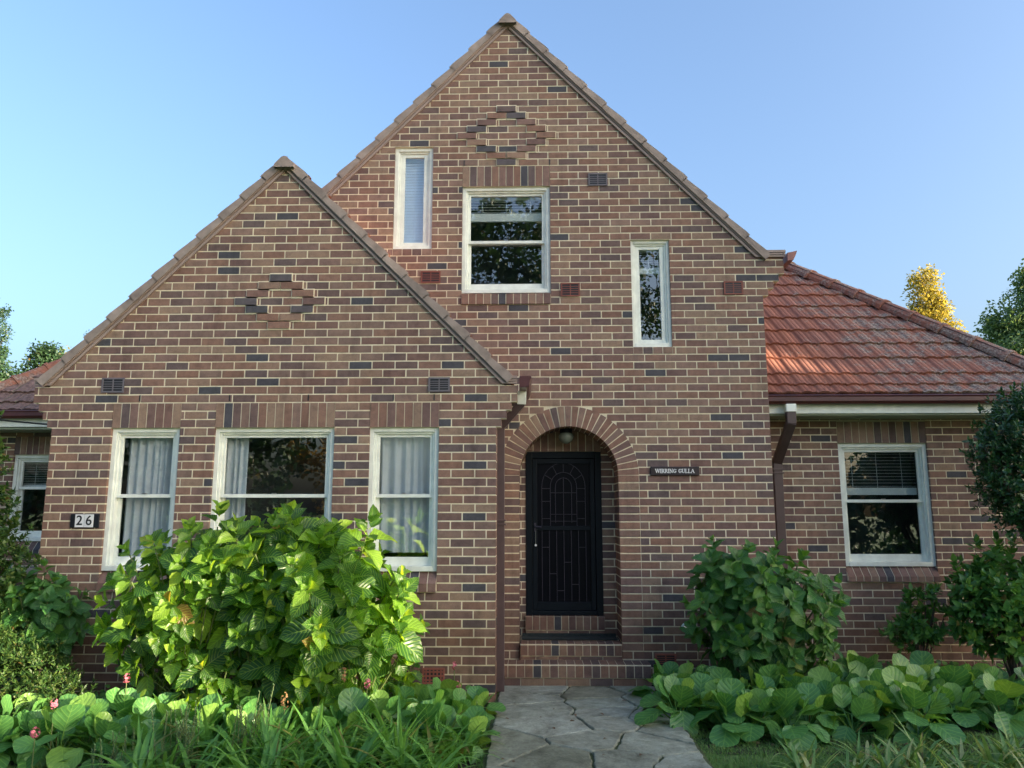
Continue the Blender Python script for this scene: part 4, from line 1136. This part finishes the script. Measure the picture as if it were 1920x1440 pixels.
# ---- rosemary
def rosemary(x, y, label, n, seed, h=.5):
    rnd = random.Random(seed); root = empty('rosemary_bush', (x, y, 0)); tag(root, label, 'bush'); parts = []; st = []
    for i in range(n):
        a = rnd.uniform(0, 6.28); lean = rnd.uniform(.02, .3); H = h*rnd.uniform(.55, 1.1)
        b = np.array([rnd.uniform(-.12, .12), rnd.uniform(-.12, .12), 0]); t = b+np.array([math.cos(a)*lean*H, math.sin(a)*lean*H, H])
        st.append(stemT(b, t, .003))
        for k in range(46):
            f_ = .15+.85*k/46; p = b+(t-b)*f_; az = k*2.4
            parts.append(xf(leaf(.036*(1.1-.5*f_), .0065, 'x', 1, 2, 0, .2), Rm(('Z', az), ('X', R(35+30*f_))), p))
    quadmesh('needles', joinT(parts), LF['rosem'], root); quadmesh('stems', joinT(st), MT['stem'], root)
rosemary(-2.48, -2.98, 'grey-green rosemary bush at the left end of the strap-leaved border', 26, 1, .46)
rosemary(-2.05, -2.92, 'taller loose rosemary bush among the strap leaves', 15, 2, .56)
rosemary(-2.95, -3.0, 'low rosemary bush beside the round leaves at left front', 12, 4, .30)

# ---- ground cover and grass
def many(name, tmpl, pts, mat, label, cat, up=.8):
    parts = []
    for p in pts:
        parts.append(xf(random.choice(tmpl), toward((random.uniform(-.5, .5), random.uniform(-.7, .2), up)), p, random.uniform(.6, 1.2)))
    o = quadmesh(name, joinT(parts), mat); tag(o, label, cat, kind='stuff'); return o
vio = []
for i in range(3):
    ps_ = []
    for k in range(6):
        az = k*1.05+random.uniform(-.3, .3); l_ = leaf(.05, .052, 'round', 4, 4, .1, .5, .03)
        ps_.append(xf(l_, Rm(('Z', az), ('X', R(random.uniform(0, 40)))), (-.04*math.sin(az), .04*math.cos(az), random.uniform(.03, .10))))
    vio.append(joinT(ps_))
pts = [(random.uniform(-4.4, -.5), random.uniform(-2.1, -1.0), random.uniform(0, .08)) for _ in range(420)]
pts += [(random.uniform(1.2, 5.3), random.uniform(-.6, .5), random.uniform(0, .10)) for _ in range(330)]
pts += [(-3.6+random.uniform(-.25, .25), -1.25, random.uniform(.02, .35)) for _ in range(26)]
many('ground_cover', vio, pts, LF['small'], 'low round-leaved ground cover under the shrubs along the walls', 'ground cover')
bl = [joinT([xf(leaf(random.uniform(.03, .06), .004, 'strap', 1, 2, 0, .8), Rm(('Z', random.uniform(0, 6.28)), ('X', R(random.uniform(25, 80)))), (random.uniform(-.04, .04), random.uniform(-.04, .04), 0)) for _ in range(14)]) for _ in range(4)]
pts = [(random.uniform(1.28, 4.6), random.uniform(-3.3, -1.75), -.02) for _ in range(3600)]
pts += [(random.uniform(-5.2, -3.0), random.uniform(-3.4, -2.8), -.02) for _ in range(900)]
pts += [(random.choice((-.34, 1.27))+random.uniform(-.05, .03), random.uniform(-3.2, -.4), .0) for _ in range(420)]
many('lawn_grass', bl, pts, mat_leaf('grass_blade', [(.08,.19,.045), (.12,.25,.06), (.17,.28,.08)], .6, .3, (1.6,1.5,.7), 0, 3, 1, 0), 'short lawn grass beside the path and in front of the beds', 'grass', 2.5)
litter = [xf(leaf(.05, .025, 'ovate', 2, 3, .3, .6), Rm(('X', .2)), (0, 0, 0))]
pts = [(random.uniform(-4.5, 5), random.uniform(-2.2, -.3), .0) for _ in range(500)]
pts = [p for p in pts if not -.4 < p[0] < 1.3]+[(random.uniform(-.3, 1.2), random.uniform(-2.8, -.4), .053) for _ in range(16)]
many('leaf_litter', litter, pts, mat_plain('dead_leaf', (.14,.085,.045), .9, .5, 9), 'dry fallen leaves on the soil and path', 'leaf litter', 3)

# ================================================================== trees
def clump(seed, n, r, L, W):
    rnd = random.Random(seed); ps_ = []
    for i in range(n):
        d = Vector((rnd.gauss(0, 1), rnd.gauss(0, 1), rnd.gauss(0, 1)*.7)).normalized()*r*rnd.random()**.5
        rot = Rm(('Z', rnd.uniform(0, 6.28)), ('X', rnd.uniform(-1, 1)), ('Y', rnd.uniform(-.8, .8)))
        ps_.append(xf(leaf(L*rnd.uniform(.6, 1.2), W, 'x', 1, 2, 0, .6), rot, tuple(d)))
    return joinT(ps_)
CL_s = [clump(i, 70, .42, .17, .085) for i in range(4)]
CL_b = [clump(i+9, 34, .62, .34, .19) for i in range(4)]
def tree(name, label, x, y, h, lumps, n, mat, tm, group=None, sc=(.8, 1.3), fill=.35, seed=1, z0=0):
    random.seed(seed); root = empty(name, (x, y, z0)); tag(root, label, 'tree', group); parts = []
    w = [(l[3]*l[4]*l[5])**.67 for l in lumps]
    q = MB(); q.tube([(0, 0, 0), (.1, 0, h*.3), (-.05, .1, h*.6), (.05, 0, h*.92)], [h*.022+.05, h*.016+.04, h*.010+.02, .02], 7)
    for l, ww in zip(lumps, w):
        cx, cy, cz, rx, ry, rz = l
        zb = max(h*.15, cz*.55); q.tube([(0, 0, zb), (cx*.5, cy*.5, (zb+cz)/2), (cx, cy, cz+rz*.4)], [h*.009+.02, .05, .015], 5)
        for k in range(5): q.tube([(cx*.6, cy*.6, (zb+cz)/2), (cx+random.uniform(-.8, .8)*rx, cy+random.uniform(-.8, .8)*ry, cz+random.uniform(-.5, .8)*rz)], [.04, .012], 4)
        for i in range(int(n*ww/sum(w))):
            d = Vector((random.gauss(0, 1), random.gauss(0, 1), random.gauss(0, 1))).normalized()
            k = random.uniform(fill, 1)**.55*random.uniform(.85, 1.12)
            parts.append(xf(random.choice(tm), toward((random.uniform(-1, 1), random.uniform(-1, 1), 1)), (cx+d.x*rx*k, cy+d.y*ry*k, cz+d.z*rz*k), random.uniform(*sc)))
    q.build('trunk', MT['bark'], root); quadmesh('crown', joinT(parts), mat, root)
    return root
# behind the house
tree('golden_tree', 'tall narrow tree glowing gold beyond the right roof', 20.6, 30, 13, [(-.35, 0, 12.6, .8, .8, 1.6), (-.2, 0, 10.8, 1.3, 1.2, 1.6), (.3, 0, 8.9, 1.9, 1.5, 1.8)], 330, LF['gold'], CL_s, seed=31)
tree('golden_tree', 'low golden tree between the tall golden tree and the green one', 22.6, 29, 9, [(0, 0, 8.7, .6, .8, 1.2), (.9, 0, 8.0, 1.1, 1, 1.1), (-.8, 0, 7.8, 1.1, 1, 1.3), (0, 0, 5.5, 1.8, 1.4, 1.8)], 230, LF['gold'], CL_s, seed=32)
tree('green_tree', 'broad green tree behind the house at the right edge', 21.2, 22, 12, [(-1.0, 0, 8.4, 1.9, 1.8, 2.1), (.5, 0, 10.0, 1.9, 1.8, 2.0), (-1.9, 0, 9.2, .9, .9, .8), (1.2, 0, 7.2, 2.2, 2, 2.4), (-.5, 0, 11.3, .8, .8, .9)], 640, LF['tree_l'], CL_s, seed=33)
tree('green_tree', 'thin wispy tree standing highest at the left edge', -24.7, 25, 11, [(0, 0, 10.3, .8, .8, 1.1), (.3, 0, 8.7, .5, .6, .7)], 60, LF['tree_d'], CL_s, seed=34, sc=(.5, .9))
tree('green_tree', 'dense dark tree low at the left edge behind the side roof', -24.6, 24, 9, [(0, 0, 7.6, 1.6, 1.5, 1.6), (-1.6, 0, 7.2, 1.8, 1.6, 1.7), (1.2, 0, 6.8, 1.2, 1.4, 1.3)], 300, LF['tree_d'], CL_s, seed=35)
tree('green_tree', 'small rounded tree right of the dark tree at the left', -22.3, 25.5, 9, [(0, 0, 8.4, .85, .8, 1.0), (.2, 0, 6.9, 1.3, 1.2, 1.0)], 130, LF['tree_d'], CL_s, seed=36)
tree('golden_tree', 'small golden tree peeping above the left roof verge', -22.0, 27, 9, [(0, 0, 8.6, .6, .6, .8), (0, 0, 7.2, .9, .9, .9)], 70, LF['gold'], CL_s, seed=37)
tree('green_tree', 'little pale green treetop touching the left bargeboard', -21.6, 28, 10, [(0, 0, 9.9, .5, .5, .7), (0, 0, 8.6, .5, .6, .8)], 40, LF['tree_d'], CL_s, seed=38, sc=(.5, .9))
# across the street: seen in the window panes
tree('street_tree', 'broad dark tree across the street opposite the wide window', -12.5, -24, 12, [(0, 0, 8, 3.2, 3, 3.5), (-2.5, 0, 6, 3, 3, 3), (2.2, 1, 5.5, 2, 2, 2.6), (0, 0, 4, 3.4, 2, 2.5)], 210, LF['tree_d'], CL_b, seed=41)
tree('street_tree', 'russet thin-leaved tree across the street', -8.2, -24.5, 8, [(0, 0, 5.2, 1.9, 2, 2.6), (.6, 0, 3, 1.6, 1.6, 1.6)], 90, LF['tree_o'], CL_b, seed=42, sc=(.5, .9))
tree('street_tree', 'tallest dark tree across the street opposite the front door', -.8, -29, 18, [(0, 0, 14.5, 3.8, 3.5, 3.6), (-.5, 0, 11, 3.6, 3, 3)], 300, LF['tree_d'], CL_b, seed=43)
tree('street_tree', 'loose open-crowned tree across the street', 6.2, -26, 16, [(0, 0, 13, 2.2, 3, 3.2), (.6, 0, 9.5, 2.2, 2.4, 3)], 135, LF['tree_d'], CL_b, seed=44, sc=(.5, 1))
tree('street_tree', 'rounded tree across the street opposite the right window', 17.5, -24, 8, [(0, 0, 5, 3.4, 3, 2.7), (3, 0, 5.8, 2.5, 2, 2.6)], 170, LF['tree_d'], CL_b, seed=45)
q = MB(); q.poly([(-200, -20, -.015), (200, -20, -.015), (200, -13.5, -.015), (-200, -13.5, -.015)], [(0,1,2,3)])
tag(q.build('road', mat_ground('asphalt', [(.3, (.04,.04,.04)), (.7, (.06,.06,.06))], 20, .3)), kind='structure')
# foliage screen out of view, added to shade the house and garden
# its tall trees stand front right: the low sun reaches the house only through their gaps
SA, SE, SD = R(-25), R(12.5), 34.0
ex, ey = -math.sin(SA), math.cos(SA); sx_, sy_ = math.cos(SA), math.sin(SA); TE = math.tan(SE)
GAPS = [(-2.74, 1.12, .50, .82), (-3.30, 1.50, .22, .26), (-3.50, 1.05, .18, .20), (-3.2, .80, .10, .12), (-3.62, 1.75, .13, .14), (-3.85, 1.05, .40, .20), (-1.15, 5.2, .22, .5), (1.9, 3.25, .15, .24)]  # openings placed so sun patches land on the bushes and roofs
def in_gap(t, h, m):
    return any(((t-g[0])/(g[2]+m))**4+((h-g[1])/(g[3]+m))**4 < 1 for g in GAPS)
CL_n = [clump(90+i, 60, .30, .17, .10) for i in range(4)]
bounds = [(-7.2, -4.2), (-4.2, -1.4), (-1.4, 1.6), (1.6, 4.8), (4.8, 8.2)]
words = ['first', 'second', 'middle', 'fourth', 'last']
for kk, (ta, tb) in enumerate(bounds):
    random.seed(300+kk); tc = (ta+tb)/2
    bx, by = ex*tc+sx_*SD, ey*tc+sy_*SD
    root = empty('sun_screen_tree', (bx, by, 0)); tag(root, 'unseen tall tree added to screen the low sun, %s of its row from the street' % words[kk], 'tree', 'added sun screen trees')
    parts = []
    for i in range(2300):
        t = random.uniform(ta-.25, tb+.25); h = random.uniform(-2.8, 9.6); dd_ = random.uniform(-.9, .9)
        if in_gap(t, h-0, .16 if i % 3 else .30): continue
        z = h+SD*TE+dd_*TE
        parts.append(xf(random.choice(CL_n if random.random() < .6 or in_gap(t, h, .7) else CL_b), toward((random.uniform(-1, 1), random.uniform(-1, 1), 1)),
                        (ex*t+sx_*(SD+dd_)-bx, ey*t+sy_*(SD+dd_)-by, z), random.uniform(.8, 1.2) if not in_gap(t, h, .42) else random.uniform(.5, .8)))
    quadmesh('crown', joinT(parts), LF['tree_d'], root)
    q = MB(); q.tube([(0, 0, 0), (.1, .05, 7), (0, 0, 15.5)], [.40, .28, .06], 8); q.build('trunk', MT['bark'], root)
for k_, (x_, h_, l_) in enumerate(((-24, 3.6, 'long hedge across the street at the far left'), (-12.5, 1.9, 'hedge across the street below the dark tree'), (-2, 2.0, 'hedge across the street facing the front door'), (9, 4.2, 'hedge across the street right of the door'), (20, 5.0, 'tall hedge across the street at the far right'))):
    tree('street_hedge', l_, x_, -21.5-k_*.1, 2, [(-3, 0, h_*.45, 3.4, 1.2, h_*.6), (2.6, 0, h_*.45, 3.4, 1.2, h_*.58)], 170, LF['tree_d'], CL_b, seed=60+k_, fill=.2)

# ================================================================== light, sky, camera
EL, AZ_ = SE, SA                  # low sun, front right
dsun = Vector((math.cos(EL)*math.cos(AZ_), math.cos(EL)*math.sin(AZ_), math.sin(EL)))
sl_ = bpy.data.lights.new('sun', 'SUN'); sl_.energy = 5.0; sl_.angle = R(.5); sl_.color = (1.0, .82, .58)
so = bpy.data.objects.new('sun', sl_); COL.objects.link(so); so.rotation_euler = dsun.to_track_quat('Z', 'Y').to_euler()
w = bpy.data.worlds.new('World'); S.world = w; w.use_nodes = True; nt = w.node_tree
sky = nt.nodes.new('ShaderNodeTexSky'); sky.sky_type = 'NISHITA'; sky.sun_disc = False
sky.sun_elevation = EL; sky.sun_rotation = math.atan2(dsun.x, dsun.y); sky.air_density = 1.0; sky.dust_density = 7.0; sky.ozone_density = 3.0
nt.links.new(sky.outputs[0], nt.nodes['Background'].inputs[0]); nt.nodes['Background'].inputs[1].default_value = .15

cd = bpy.data.cameras.new('camera'); cam_o = bpy.data.objects.new('camera', cd); COL.objects.link(cam_o)
cam_o.location = (0, -8.6956, 1.822); cam_o.rotation_euler = (R(90+9.47), 0, R(1.429))
cd.sensor_width = 36; cd.lens = 36*1443/1920; cd.clip_end = 2000; cd.clip_start = .05
S.camera = cam_o
S.view_settings.view_transform = 'Standard'; S.view_settings.look = 'None'; S.view_settings.exposure = 1.95; S.view_settings.gamma = 1
S.render.engine = 'CYCLES'
